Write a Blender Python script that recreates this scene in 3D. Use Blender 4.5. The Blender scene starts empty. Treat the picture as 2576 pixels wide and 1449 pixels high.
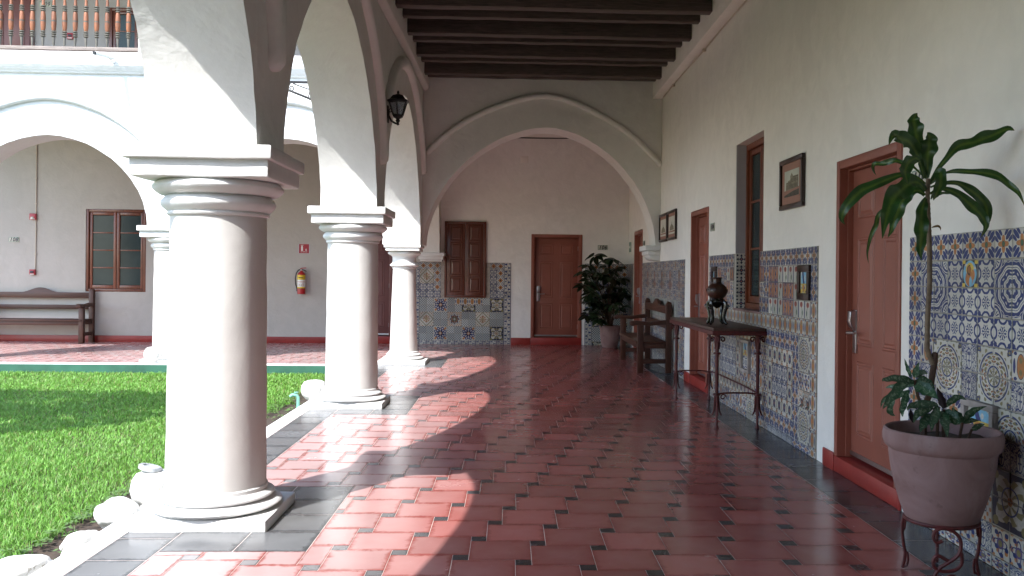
import bpy, bmesh, math, random
import numpy as np
from mathutils import Vector, Matrix, Euler, noise
random.seed(7); rng = np.random.default_rng(7)
S = bpy.context.scene; COL = S.collection; PI = math.pi; R = math.radians

# ---------------------------------------------------------------- camera
EYE = 1.42; YAW = R(2.4); ROLL = .0104; F = 2250.0; WD = 2576.0
cam = bpy.data.cameras.new('camera'); camo = bpy.data.objects.new('camera', cam); COL.objects.link(camo); S.camera = camo
fw = Vector((math.sin(YAW), math.cos(YAW), 0)); rt = Vector((math.cos(YAW), -math.sin(YAW), 0)); up = Vector((0, 0, 1))
r2 = rt * math.cos(ROLL) + up * math.sin(ROLL); u2 = up * math.cos(ROLL) - rt * math.sin(ROLL)
camo.matrix_world = Matrix(((r2.x, u2.x, -fw.x, 0), (r2.y, u2.y, -fw.y, 0), (r2.z, u2.z, -fw.z, EYE), (0, 0, 0, 1)))
cam.sensor_width = 36; cam.sensor_fit = 'HORIZONTAL'; cam.lens = 36 * F / WD
CX = 1283 + F * math.tan(YAW); CY = 690 + ROLL * F * math.tan(YAW)
cam.shift_x = (1288 - CX) / WD; cam.shift_y = (CY - 724.5) / WD; cam.clip_end = 300; cam.clip_start = .05
def project(X, Y, Z):
    p = Vector((X, Y, Z - EYE)); w = p.dot(fw)
    if w < .1: return (-9999, -9999)
    return CX + F * p.dot(r2) / w, CY - F * p.dot(u2) / w

# ---------------------------------------------------------------- light
SUN = Vector((.47, .73, -1.0)).normalized()
w = bpy.data.worlds.new('World'); S.world = w; w.use_nodes = True
nt = w.node_tree; bg = nt.nodes['Background']; sk = nt.nodes.new('ShaderNodeTexSky'); sk.sky_type = 'NISHITA'; sk.sun_disc = False
sk.sun_elevation = math.asin(-SUN.z); sk.sun_rotation = math.atan2(-SUN.x, -SUN.y)
sk.air_density = 1.0; sk.dust_density = 1.0; sk.ozone_density = 1.0
nt.links.new(sk.outputs[0], bg.inputs[0]); bg.inputs[1].default_value = .15
sl = bpy.data.lights.new('sun', 'SUN'); sl.energy = 2.0; sl.angle = R(.53); sl.color = (1, .985, .955)
so = bpy.data.objects.new('sun', sl); COL.objects.link(so); so.rotation_euler = SUN.to_track_quat('-Z', 'Y').to_euler(); so.location = (-8, -6, 14)
S.view_settings.view_transform = 'Standard'; S.view_settings.look = 'None'; S.view_settings.exposure = 2.2; S.view_settings.gamma = 1
S.view_settings.use_curve_mapping = False
S.render.engine = 'CYCLES'
cy = S.cycles; cy.max_bounces = 14; cy.diffuse_bounces = 11; cy.glossy_bounces = 4; cy.transmission_bounces = 4; cy.caustics_reflective = False; cy.caustics_refractive = False
cy.sample_clamp_indirect = 8; cy.use_denoising = True

# ---------------------------------------------------------------- node helpers
def newmat(name):
    m = bpy.data.materials.new(name); m.use_nodes = True
    return m, m.node_tree, m.node_tree.nodes['Principled BSDF']
def N(t, typ, **k):
    n = t.nodes.new(typ)
    for a, b in k.items(): setattr(n, a, b)
    return n
class V:                                    # tiny expression language that makes Math nodes
    def __init__(s, t, x): s.t = t; s.x = x
    def _m(s, op, *o):
        n = s.t.nodes.new('ShaderNodeMath'); n.operation = op
        for i, q in enumerate((s,) + o):
            q = q.x if isinstance(q, V) else q
            if isinstance(q, (int, float)): n.inputs[i].default_value = q
            else: s.t.links.new(q, n.inputs[i])
        return V(s.t, n.outputs[0])
    def __add__(s, o): return s._m('ADD', o)
    __radd__ = __add__
    def __sub__(s, o): return s._m('SUBTRACT', o)
    def __rsub__(s, o): return V(s.t, o)._m('SUBTRACT', s)
    def __mul__(s, o): return s._m('MULTIPLY', o)
    __rmul__ = __mul__
    def __truediv__(s, o): return s._m('DIVIDE', o)
    def __pow__(s, o): return s._m('POWER', o)
    def lt(s, o): return s._m('LESS_THAN', o)
    def gt(s, o): return s._m('GREATER_THAN', o)
    def mn(s, o): return s._m('MINIMUM', o)
    def mx(s, o): return s._m('MAXIMUM', o)
    def ab(s): return s._m('ABSOLUTE')
    def sq(s): return s._m('SQRT')
    def sin(s): return s._m('SINE')
    def cos(s): return s._m('COSINE')
    def fr(s): return s._m('FRACT')
    def at2(s, o): return s._m('ARCTAN2', o)
    def nt(s): return 1 - s
def length(x, y): return (x * x + y * y).sq()
def band(x, a, b): return x.gt(a) * x.lt(b)
def mixc(t, a, b, f):
    n = N(t, 'ShaderNodeMix', data_type='RGBA')
    for s, q in ((6, a), (7, b)):
        if isinstance(q, tuple): n.inputs[s].default_value = (*q[:3], 1)
        else: t.links.new(q, n.inputs[s])
    if isinstance(f, V): f = f.x
    if isinstance(f, (int, float)): n.inputs[0].default_value = f
    else: t.links.new(f, n.inputs[0])
    return n.outputs[2]
def noisef(t, scale, detail=3, rough=.55, coord='Position', dist=0, vec=None):
    n = N(t, 'ShaderNodeTexNoise'); n.inputs['Scale'].default_value = scale; n.inputs['Detail'].default_value = detail; n.inputs['Roughness'].default_value = rough
    n.inputs['Distortion'].default_value = dist
    if vec is None:
        if coord == 'Position': vec = N(t, 'ShaderNodeNewGeometry').outputs['Position']
        else: vec = N(t, 'ShaderNodeTexCoord').outputs[coord]
    t.links.new(vec, n.inputs['Vector'])
    return V(t, n.outputs['Fac'])
def ramp(t, f, lo, hi):
    n = N(t, 'ShaderNodeMapRange'); n.inputs[1].default_value = lo; n.inputs[2].default_value = hi; n.clamp = True
    t.links.new(f.x, n.inputs[0]); return V(t, n.outputs[0])
def bump(t, b, h, strength, dist=.01):
    n = N(t, 'ShaderNodeBump'); n.inputs['Strength'].default_value = strength; n.inputs['Distance'].default_value = dist
    t.links.new(h.x, n.inputs['Height']); t.links.new(n.outputs[0], b.inputs['Normal'])
def objrand(t): return V(t, N(t, 'ShaderNodeObjectInfo').outputs['Random'])
def stretch(t, sx, sy, sz, coord='Object'):
    m = N(t, 'ShaderNodeMapping'); m.inputs['Scale'].default_value = (sx, sy, sz)
    t.links.new(N(t, 'ShaderNodeTexCoord').outputs[coord], m.inputs['Vector']); return m.outputs[0]
def setc(t, b, c): t.links.new(c, b.inputs['Base Color'])
def mul(c, k): return tuple(x * k for x in c[:3])

MATS = {}
def simple(name, c, rough=.5, var=.12, scale=9, bmp=.0, metal=0, bs=40, coat=0, spec=.5):
    m, t, b = newmat(name); MATS[name] = m
    f = noisef(t, scale, 4)
    setc(t, b, mixc(t, mul(c, 1 - var), mul(c, 1 + var), ramp(t, f, .3, .7)))
    b.inputs['Roughness'].default_value = rough; b.inputs['Metallic'].default_value = metal; b.inputs['Specular IOR Level'].default_value = spec
    if coat: b.inputs['Coat Weight'].default_value = coat; b.inputs['Coat Roughness'].default_value = .12
    if bmp: bump(t, b, noisef(t, bs, 5, .6), bmp, .006)
    return m
def plaster(name, c, trowel=.3, stain=.08):
    m, t, b = newmat(name); MATS[name] = m
    big = ramp(t, noisef(t, .9, 4, .6), .3, .7); med = ramp(t, noisef(t, 5, 5, .6, dist=.6), .35, .7)
    col = mixc(t, mul(c, 1 - stain), c, big); col = mixc(t, col, mul(c, 1.03), med)
    # scattered scuffs and hairline marks
    sc = ramp(t, noisef(t, 23, 6, .7), .68, .74); col = mixc(t, col, mul(c, .86), sc * .35)
    patch = ramp(t, noisef(t, .55, 3, .5, dist=1.6), .56, .60); col = mixc(t, col, mul(c, .93), patch * .55)
    drip = ramp(t, noisef(t, 3.0, 4, .6, vec=stretch(t, 1.6, 1.6, .12)), .60, .80); col = mixc(t, col, mixc(t, (.42, .36, .29), col, .55), drip * stain * 2.5)
    chipf = ramp(t, noisef(t, 9, 6, .72), .765, .775); col = mixc(t, col, (.30, .26, .22), chipf * .5)
    setc(t, b, col); b.inputs['Roughness'].default_value = .72; b.inputs['Specular IOR Level'].default_value = .25
    brush = noisef(t, 30, 4, .6, vec=stretch(t, 1, 1, .08)); h = noisef(t, 2.6, 4, .55, dist=.8) * 2.4 + noisef(t, 14, 4, .55) * .55 + noisef(t, 120, 3) * .10 + brush * .07 - chipf * .5 + patch * .12
    bump(t, b, h, trowel, .02)
    return m
plaster('wall_plaster', (.80, .77, .725)); plaster('end_plaster', (.80, .785, .76)); plaster('wing_shade_plaster', (.45, .425, .39)); plaster('arch_plaster', (.74, .73, .70), .26)  # the wing's copy of the plaster is darkened to put shade into its colour
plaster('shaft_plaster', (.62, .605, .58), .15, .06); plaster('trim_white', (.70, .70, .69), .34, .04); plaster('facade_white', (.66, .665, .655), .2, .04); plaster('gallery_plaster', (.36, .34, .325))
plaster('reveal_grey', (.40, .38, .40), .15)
simple('red_paint', (.27, .026, .02), .42, .15, 6, .25, bs=25); simple('teal_paint', (.022, .10, .062), .6, .25, 3, .2)
simple('soil', (.05, .034, .024), .95, .45, 14, .9, bs=60); m, t, b = newmat('stone_white'); MATS['stone_white'] = m
f1 = noisef(t, 9, 5, .65, dist=.8); f2 = noisef(t, 34, 5, .7); fl = ramp(t, f2 + f1 * .4, .80, .83); c = mixc(t, (.60, .585, .55), (.72, .71, .68), ramp(t, f1, .35, .6)); c = mixc(t, c, (.30, .27, .22), fl * .8); c = mixc(t, c, (.36, .31, .24), ramp(t, noisef(t, 5, 4), .56, .72) * .5)
setc(t, b, c); b.inputs['Roughness'].default_value = .8; bump(t, b, f2 * .6 + f1 * .5 - fl * .3, .5, .01)

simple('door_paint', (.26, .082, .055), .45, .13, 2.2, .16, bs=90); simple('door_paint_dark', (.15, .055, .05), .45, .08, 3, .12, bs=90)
simple('steel', (.52, .52, .54), .28, .04, 20, metal=1); simple('black_iron', (.012, .012, .013), .45, .2, 30, .2, spec=.4)
simple('red_iron', (.075, .008, .008), .5, .35, 35, .35, bs=120); m, t, b = newmat('terracotta'); MATS['terracotta'] = m
f1 = noisef(t, 3.2, 5, .6, dist=1.2); f2 = noisef(t, 16, 4, .65); f3 = noisef(t, 7, 4, .6, vec=stretch(t, 1, 1, .25))
c = mixc(t, (.20, .115, .105), (.285, .185, .18), ramp(t, f1, .32, .68)); c = mixc(t, c, (.36, .29, .29), ramp(t, f3, .55, .74) * .45); c = mixc(t, c, (.12, .07, .06), ramp(t, f2, .62, .72) * .45)
setc(t, b, c); b.inputs['Roughness'].default_value = .82; b.inputs['Specular IOR Level'].default_value = .3; bump(t, b, f1 + noisef(t, 60, 4) * .25, .25, .008)
simple('dark_ceramic', (.038, .013, .006), .35, .35, 30, .3, bs=70, coat=.15); simple('black_lacquer', (.006, .006, .006), .22, .2, 20, coat=.3)
simple('fire_red', (.42, .015, .02), .3, .05); simple('label_yellow', (.75, .55, .03), .4); simple('label_white', (.75, .75, .72), .45, .03)
simple('sign_red', (.36, .02, .035), .4, .04); simple('sign_green', (.10, .22, .17), .35, .06); simple('rubber', (.012, .012, .012), .5)
simple('ink', (.018, .02, .035), .5); simple('glass_lamp_grey', (.40, .42, .44), .2, .1, 8); simple('grout', (.42, .37, .32), .9, .2, 25, .3)
simple('floor_grout', (.56, .47, .43), .85, .25, 8); simple('dado_grout', (.36, .32, .28), .9, .25, 20, .3); simple('conduit', (.50, .44, .36), .6, .1)
simple('picture_frame', (.022, .011, .008), .3, .3, 30); simple('mat_board', (.30, .155, .115), .8, .05, 4); simple('print_sky', (.46, .47, .39), .6, .1, 8)
simple('print_tone', (.20, .175, .115), .7, .3, 35); simple('print_dark', (.065, .055, .04), .7, .3, 40); simple('paper', (.55, .53, .45), .6, .06)
simple('tan_leaf', (.17, .10, .03), .6, .3, 20); simple('bark_ring', (.16, .115, .075), .8, .3, 30, .5, bs=80); simple('bark_dark', (.065, .035, .022), .85, .3, 25, .6, bs=70)
simple('grey_sill', (.33, .29, .27), .75, .25, 7, .3); simple('tap_green', (.18, .40, .33), .5); simple('gray_plate', (.62, .57, .52), .6, .04)
simple('cable', (.035, .03, .028), .6)

def wood(name, c, rough=.45, axis=(14, 1.5, 14), var=.45, bmp=.25, coat=0):
    m, t, b = newmat(name); MATS[name] = m
    f = noisef(t, 3.2, 6, .62, dist=1.2, vec=stretch(t, *axis)); g = noisef(t, 1.1, 3)
    col = mixc(t, mul(c, 1 - var), mul(c, 1 + var * .8), ramp(t, f, .3, .72)); col = mixc(t, col, mul(c, .55), ramp(t, g, .55, .8) * .5)
    r = objrand(t); hs = N(t, 'ShaderNodeHueSaturation'); t.links.new((r * .3 + .85).x, hs.inputs['Value']); t.links.new(col, hs.inputs['Color'])
    setc(t, b, hs.outputs[0]); b.inputs['Roughness'].default_value = rough; bump(t, b, f, bmp, .004)
    if coat: b.inputs['Coat Weight'].default_value = coat; b.inputs['Coat Roughness'].default_value = .2
    return m
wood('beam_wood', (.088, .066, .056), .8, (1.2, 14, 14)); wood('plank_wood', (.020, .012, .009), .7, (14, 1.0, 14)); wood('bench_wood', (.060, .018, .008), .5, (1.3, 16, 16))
wood('bench_wood_upright', (.060, .018, .008), .5, (16, 16, 1.3)); wood('shutter_wood', (.115, .028, .012), .4, (15, 15, 1.4), coat=.4)
wood('window_wood', (.16, .040, .015), .40, (15, 15, 1.4), coat=.2); wood('table_wood', (.050, .024, .017), .45, (14, 1.2, 14))
wood('baluster_wood', (.23, .080, .030), .5, (14, 14, 1.5), .55); wood('baluster_grey', (.105, .095, .075), .6, (14, 14, 2), .3); wood('sill_wood', (.22, .18, .155), .75, (1.0, 14, 14))

m, t, b = newmat('window_glass'); MATS['window_glass'] = m
setc(t, b, mixc(t, (.012, .026, .030), (.035, .055, .058), ramp(t, noisef(t, 1.3, 3), .3, .7))); b.inputs['Roughness'].default_value = .22; b.inputs['Specular IOR Level'].default_value = .22
m, t, b = newmat('lantern_glass'); MATS['lantern_glass'] = m
b.inputs['Base Color'].default_value = (.55, .6, .66, 1); b.inputs['Roughness'].default_value = .15; b.inputs['Transmission Weight'].default_value = .75
m, t, b = newmat('lamp_bulb'); MATS['lamp_bulb'] = m
setc(t, b, mixc(t, (.20, .28, .42), (.30, .40, .55), noisef(t, 30, 2))); b.inputs['Roughness'].default_value = .3

# floor tiles: red cement squares, waxed darker round the rim, dusty in the middle
def floor_mat(name, c, edge, dust, rough, paling=.62):
    m, t, b = newmat(name); MATS[name] = m
    uv = N(t, 'ShaderNodeSeparateXYZ'); t.links.new(N(t, 'ShaderNodeTexCoord').outputs['UV'], uv.inputs[0])
    u, v = V(t, uv.outputs[0]), V(t, uv.outputs[1])
    d = u.mn(1 - u).mn(v.mn(1 - v))
    geo = N(t, 'ShaderNodeNewGeometry'); rnd = (objrand(t) * 3.7 + V(t, geo.outputs['Random Per Island']) * 5.3).fr()
    n1 = noisef(t, 7, 5, .6, dist=.7); n2 = noisef(t, 1.1, 3); n3 = noisef(t, 60, 3, .7)
    base = mixc(t, mul(c, .78), mul(c, 1.22), rnd)
    rim = ramp(t, d + (noisef(t, 16, 4, .6, dist=1.0) - .5) * .20 + (n1 - .5) * .12, .0, .085)
    col = mixc(t, edge, base, rim)
    centre = ramp(t, d + (n1 - .5) * .25, .10, .42)
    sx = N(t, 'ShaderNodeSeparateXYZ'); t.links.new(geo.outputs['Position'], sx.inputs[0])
    sun_paling = ramp(t, V(t, sx.outputs[0]) * -1 + (n2 - .5) * .8, .05, 1.3)     # sunlit paling painted in along with dust, stronger towards the lawn side
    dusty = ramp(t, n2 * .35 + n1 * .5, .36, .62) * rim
    col = mixc(t, col, dust, centre * .12 + dusty * .10); col = mixc(t, col, mixc(t, dust, (.62, .58, .57), .55), sun_paling * rim * paling)
    col = mixc(t, col, mul(c, .55), ramp(t, n3, .62, .75) * .12)
    spk = ramp(t, noisef(t, 45, 2), .76, .79); col = mixc(t, col, (.6, .52, .5), spk * .4)
    setc(t, b, col)
    rr = ramp(t, n1 * .5 + n2 * .5, .35, .65) * .14 + (rough - .07) + (rnd - .5) * .06
    t.links.new(rr.x, b.inputs['Roughness']); b.inputs['Specular IOR Level'].default_value = .45
    h = noisef(t, 4, 2) * .8 + noisef(t, 70, 3) * .03
    bump(t, b, h, .06, .012)
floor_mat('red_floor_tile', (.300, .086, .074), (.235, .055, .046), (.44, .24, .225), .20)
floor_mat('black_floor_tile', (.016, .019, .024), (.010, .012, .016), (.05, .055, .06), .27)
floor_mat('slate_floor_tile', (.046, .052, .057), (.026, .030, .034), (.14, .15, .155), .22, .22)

# leaves
def leaf_mat(name, c, stripe, mott=0, rough=.38, bleach=True):
    m, t, b = newmat(name); MATS[name] = m
    uv = N(t, 'ShaderNodeSeparateXYZ'); t.links.new(N(t, 'ShaderNodeTexCoord').outputs['UV'], uv.inputs[0])
    u, v = V(t, uv.outputs[0]), V(t, uv.outputs[1]); e = (u - .5).ab()
    f = noisef(t, 22, 4, .6)
    col = mixc(t, mul(c, .6), mul(c, 1.35), f)
    vein = ((e * 46 + v * 6).sin()) * .5 + .5; col = mixc(t, col, mul(c, .65), vein * .25)
    col = mixc(t, col, stripe, ramp(t, .5 - e + (f - .5) * .25, .30, .48) * .65)
    if mott: col = mixc(t, col, (.22, .30, .20), ramp(t, noisef(t, 75, 4, .65), .50, .60) * ramp(t, .5 - e, .08, .3) * .75)
    if bleach: col = mixc(t, col, (.20, .13, .03), ramp(t, v + (f - .5) * .3, .93, 1.02) * .8)
    setc(t, b, col); b.inputs['Roughness'].default_value = rough
    b.inputs['Subsurface Weight'].default_value = 0
    tr = N(t, 'ShaderNodeBsdfTranslucent'); t.links.new(col, tr.inputs[0]); ms = N(t, 'ShaderNodeMixShader'); ms.inputs[0].default_value = .22
    out = t.nodes['Material Output']; t.links.new(b.outputs[0], ms.inputs[1]); t.links.new(tr.outputs[0], ms.inputs[2]); t.links.new(ms.outputs[0], out.inputs[0])
    return m
leaf_mat('dracaena_leaf', (.030, .082, .018), (.13, .20, .032)); leaf_mat('mottled_leaf', (.028, .085, .038), (.06, .13, .06), 1)
leaf_mat('purple_leaf', (.020, .012, .016), (.03, .016, .02)); leaf_mat('schefflera_leaf', (.014, .034, .013), (.024, .05, .017), 0, .3, False)
leaf_mat('tree_leaf', (.05, .11, .025), (.06, .12, .03), 0, .5, False); leaf_mat('weed_leaf', (.11, .20, .05), (.10, .18, .06), 0, .5, False)
m, t, b = newmat('grass_blade'); MATS['grass_blade'] = m
vc = N(t, 'ShaderNodeVertexColor', layer_name='tint'); c = mixc(t, vc.outputs[0], (.17, .33, .07), ramp(t, noisef(t, .8, 3), .35, .7) * .35)
setc(t, b, c); b.inputs['Roughness'].default_value = .5
tr = N(t, 'ShaderNodeBsdfTranslucent'); t.links.new(c, tr.inputs[0]); ms = N(t, 'ShaderNodeMixShader'); ms.inputs[0].default_value = .35
t.links.new(b.outputs[0], ms.inputs[1]); t.links.new(tr.outputs[0], ms.inputs[2]); t.links.new(ms.outputs[0], t.nodes['Material Output'].inputs[0])

# ---------------------------------------------------------------- painted wall tiles (majolica): every design is node maths on the tile's UV
WHT = (.47, .46, .41); BLU = (.008, .024, .115); ORG = (.35, .14, .04); GRN = (.045, .10, .055); OLV = (.17, .15, .065); RED = (.24, .045, .03); YEL = (.55, .40, .06); BRN = (.06, .03, .022); SKY = (.16, .36, .50); DRK = (.018, .022, .05)
def tile_mat(name, fn, ground=WHT):
    m, t, b = newmat('tile_' + name); MATS['tile_' + name] = m
    uv = N(t, 'ShaderNodeSeparateXYZ'); t.links.new(N(t, 'ShaderNodeTexCoord').outputs['UV'], uv.inputs[0])
    wob = noisef(t, 28, 3); wob2 = noisef(t, 31, 3, coord='Generated')
    u = V(t, uv.outputs[0]) + (wob - .5) * .035; v = V(t, uv.outputs[1]) + (wob2 - .5) * .035
    rnd = objrand(t)
    state = {'c': mixc(t, mul(ground, .80), mul(ground, 1.10), rnd)}
    def paint(c, mask):
        f = noisef(t, 60, 3); state['c'] = mixc(t, state['c'], mixc(t, mul(c, .65), mul(c, 1.5), f), mask)
    fn(t, u, v, paint)
    d = V(t, uv.outputs[0]); e = V(t, uv.outputs[1]); rim = d.mn(1 - d).mn(e.mn(1 - e))
    paint(mul(ground, .55), rim.lt(.018) * .6)
    chip = ramp(t, noisef(t, 16, 5, .7) + rnd * .05, .74, .77); state['c'] = mixc(t, state['c'], (.42, .36, .30), chip * .7)
    hs = N(t, 'ShaderNodeHueSaturation'); t.links.new(((rnd * 7.3).fr() * .30 + .83).x, hs.inputs['Value']); t.links.new(state['c'], hs.inputs['Color'])
    setc(t, b, hs.outputs[0]); b.inputs['Roughness'].default_value = .33; b.inputs['Specular IOR Level'].default_value = .30
    bump(t, b, noisef(t, 18, 3) + noisef(t, 140, 2) * .05, .12, .006)
def leafs(x, y):                            # three leaves that fan into each corner
    X, Y = x.ab(), y.ab(); a = (X + Y) * .7071; q = (X - Y) * .7071
    l1 = length((a - .43) / .22, q / .090).lt(1)
    qq = q.ab(); l2 = length((a - .37 - qq * .35) / .17, (qq - .165) / .066).lt(1)
    return l1.mx(l2)
def d_flower(t, u, v, P):
    x, y = u - .5, v - .5; r = length(x, y); th = y.at2(x)
    P(BLU, leafs(x, y)); rr = r - (th * 4).cos() * .085
    P(mul(ORG, .45), rr.lt(.225)); P(ORG, rr.lt(.205)); P(DRK, length(x / .085, y / .11).lt(1)); P(GRN, length(x / .068, y / .09).lt(1))
def d_snow(t, u, v, P):
    x, y = u - .5, v - .5; r = length(x, y); th = y.at2(x); X, Y = x.ab(), y.ab()
    P(BLU, ((th * 8).cos().gt(-.1)) * band(r, .045, .215)); P(BLU, ((th * 8).cos().lt(-.75)) * band(r, .20, .26)); P(BLU, r.lt(.03))
    hi = X.mx(Y); lo = X.mn(Y)
    arc = length(hi - .56, lo); P(BLU, (arc - .23).ab().lt(.045) * hi.gt(.3).mx(lo.gt(.12)))
    P(BLU, length(X - .40, Y - .40).lt(.095)); P(BLU, (length(X - .46, Y - .30).lt(.04)).mx(length(X - .30, Y - .46).lt(.04)))
def d_medal(t, u, v, P):
    th = v.at2(u); r = length(u, v) + (th * 8).cos() * .025
    P(BLU, r.lt(.97)); P(WHT, band(r, .66, .80)); P(BLU, band(r, .715, .74)); P(WHT, band(r, .32, .45)); P(WHT, band(r, .04, .17) * ((th * 8).sin().ab().gt(.35)))
    P(WHT, band(r, .53, .58) * (th * 14).sin().gt(.2)); P(BLU, band(r, .37, .385))
    P(BLU, length(u - 1, v - 1).lt(.52)); r3 = length(u - 1, v - 1); t3 = (1 - v).at2(1 - u)
    P(WHT, r3.lt(.34)); P(BLU, band(r3, .10, .30) * (t3 * 14).cos().gt(.1)); P(WHT, band(r3, .43, .47))
    P(WHT, (r - .93 + (th * 20).sin() * .02).ab().lt(.012))
def d_ring(t, u, v, P):
    th = v.at2(u); r = length(u, v); sw = ((th * 9 + r * 14).sin() * (r * 21).sin())
    P(OLV, sw.gt(.25) * band(r, .40, .80)); P(BLU, ((th * 7).sin() * (r * 26).cos()).gt(.72) * band(r, .45, .78))
    tip = (u.mn(v)); rr = r - (tip.lt(.07)) * (r.gt(.6)) * .16
    P(BLU, band(rr, .80, .865)); P(BLU, band(r, .31, .375)); P(OLV, band(r, .03, .29) * (th * 8).cos().gt(-.2)); P(DRK, band(r, .16, .18))
    P(mul(ORG, .6), sw.lt(-.55) * band(r, .42, .78))
    P(OLV, ((u * 17).sin() * (v * 15).cos()).gt(.35) * r.gt(.92)); P(BLU, (u.gt(.80)) * (v.gt(.80)))
    P(OLV, length(u - .9, v - .9).lt(.055))
def d_foliage(t, u, v, P):
    n = noisef(t, 4.6, 2, .5, coord='UV', dist=2.2); x, y = (u - .5).ab(), v
    P(BLU, (n - .5).ab().lt(.045)); st = length(x / .16, (y - .45) / .34); P(WHT, st.lt(1)); P(BLU, x.lt(.025) * band(v, .15, .75)); P(BLU, ((v * 22).sin().gt(.3)) * band(x, .03, .10) * band(v, .35, .7))
    P(BLU, band(st, 1.0, 1.18)); P(BLU, length(x - .5, v - 1).lt(.3) * ((v - 1).at2(x - .5) * 16).cos().gt(0))
def d_orange(t, u, v, P):
    x, y = u - .5, v - .5; P(BLU, length((x.ab() - .36) / .07, y / .26).lt(1)); P(DRK, length(x / .225, y / .43).lt(1)); P(ORG, length(x / .20, y / .40).lt(1)); P(OLV, length(x / .09, (y.ab() - .2) / .10).lt(1))
    P(BLU, length((x.ab() - .30) / .09, (y.ab() - .42) / .06).lt(1)); P(ORG, length(x.ab() - .5, y.ab() - .5).lt(.1))
def d_oval(t, u, v, P):
    x, y = u - .5, v - .5; X, Y = x.ab(), y.ab(); P(OLV, (length(X - .5, Y) - .30).ab().lt(.035)); P(DRK, length(x / .20, y / .30).lt(1)); P(BLU, length(x / .17, y / .27).lt(1)); P(ORG, length(x / .06, y / .10).lt(1)); P(ORG, (X + Y).gt(.78)); P(DRK, ((X + Y) - .77).ab().lt(.015)); P(OLV, (X - .44).ab().lt(.03) * Y.lt(.2))
def d_check(t, u, v, P):
    a = (u * 6 * PI).sin() * (v * 6 * PI).sin(); P((.05, .105, .16), a.gt(.16)); P((.10, .15, .18), ((u * 6).fr().lt(.07)).mx((v * 6).fr().lt(.07)) * .5)
def d_star(t, u, v, P):
    a = v.at2(u); k = (a * 4 / PI).fr(); tri = (k - .5).ab() * 2; r = length(u, v); e = r - tri * .30
    P(ORG, ((u * 19).sin() * (v * 17).cos()).gt(.3)); P(DRK, e.lt(.66)); P(WHT, e.lt(.61)); P(BLU, e.lt(.47)); P(DRK, e.lt(.46)); P(ORG, (e - .20).ab().lt(.055)); P(WHT, r.lt(.12))
    P(GRN, length(u - .16, v - .16).lt(.10))
def d_bloom(t, u, v, P):
    a = v.at2(u); r = length(u, v); P(BLU, (r + (a * 8).cos() * .10).lt(.86)); P(WHT, ((a * 8).cos().gt(.45)) * band(r, .40, .62)); P(WHT, ((a * 8).cos().lt(-.6)) * band(r, .62, .80)); P(DRK, band(r, .2, .38)); P(ORG, r.lt(.20)); P(WHT, r.lt(.10)); P(ORG, ((a - PI / 4).ab().lt(.12)) * band(r, .72, 1.15))
def d_fleur(t, u, v, P):
    a = v.at2(u); r = length(u, v); P(DRK, u.mx(v).lt(.97)); P(mul(WHT, .9), (r + (a * 4).cos() * .18).lt(.82)); P(OLV, ((a * 8 + r * 6).sin().gt(.1)) * band(r, .15, .78)); P(BLU, band(r, .42, .48)); P(ORG, r.lt(.13)); P(OLV, length(u - .78, v - .78).lt(.16))
def d_lozenge(t, u, v, P):
    r = length(u, v); a = v.at2(u); s = u + v; P(mul(ORG, .8), ((a * 9).cos().gt(0)) * r.lt(.5)); P(mul(YEL, .5), r.lt(.14)); P(OLV, band(s, .93, 1.05)); P(DRK, (s - .93).ab().lt(.018)); P(mul(ORG, .7), ((u * 15).sin() * (v * 15).sin()).gt(.45) * s.gt(1.1))
def d_diamond(t, u, v, P):
    x, y = u - .5, v - .5; X, Y = x.ab(), y.ab(); s = X + Y; P(DRK, s.lt(.36)); P(ORG, s.lt(.31)); P(DRK, s.lt(.13)); P(BRN, s.lt(.10)); arc = length(X - .5, Y - .5); P(BLU, (arc - .31).ab().lt(.035)); P(BLU, arc.lt(.16)); P(WHT, arc.lt(.08))
def d_arrow(t, u, v, P):
    x, y = u - .5, v - .5; X, Y = x.ab(), y.ab(); hi, lo = X.mx(Y), X.mn(Y); P(DRK, lo.lt(.04) * hi.lt(.42)); P(DRK, (hi + lo * 1.4).lt(.47) * hi.gt(.27)); P(DRK, length(X - .36, Y - .36).lt(.085)); P(DRK, length(x, y).lt(.15)); P(BLU, length(x, y).lt(.12)); P(ORG, length(x, y).lt(.065))
def d_carnation(t, u, v, P):
    x = u - .5; P(BLU, (x.ab()).gt(.43)); P(GRN, (x - (v * 5).sin() * .12).ab().lt(.035) * v.lt(.65)); P(GRN, length((x - .12) / .10, (v - .30) / .16).lt(1)); P(RED, length((x + .04) / .22, (v - .78) / .16).lt(1)); P(mul(RED, .5), ((x * 34).sin().gt(.55)) * band(v, .72, .92) * x.ab().lt(.2))
def d_panel(t, u, v, P):
    x, y = (u - .5).ab(), (v - .5).ab(); P(ORG, x.mx(y).lt(.47)); s = (x * 1.5 - y).ab(); P(BLU, s.lt(.085) * y.lt(.45)); P(WHT, (s - .11).ab().lt(.018) * y.lt(.45)); P(BLU, length(x / .12, y / .10).lt(1)); P(BLU, x.mx(y).gt(.455)); P(BLU, length(x / .1, (y - .4) / .1).lt(1))
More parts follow.
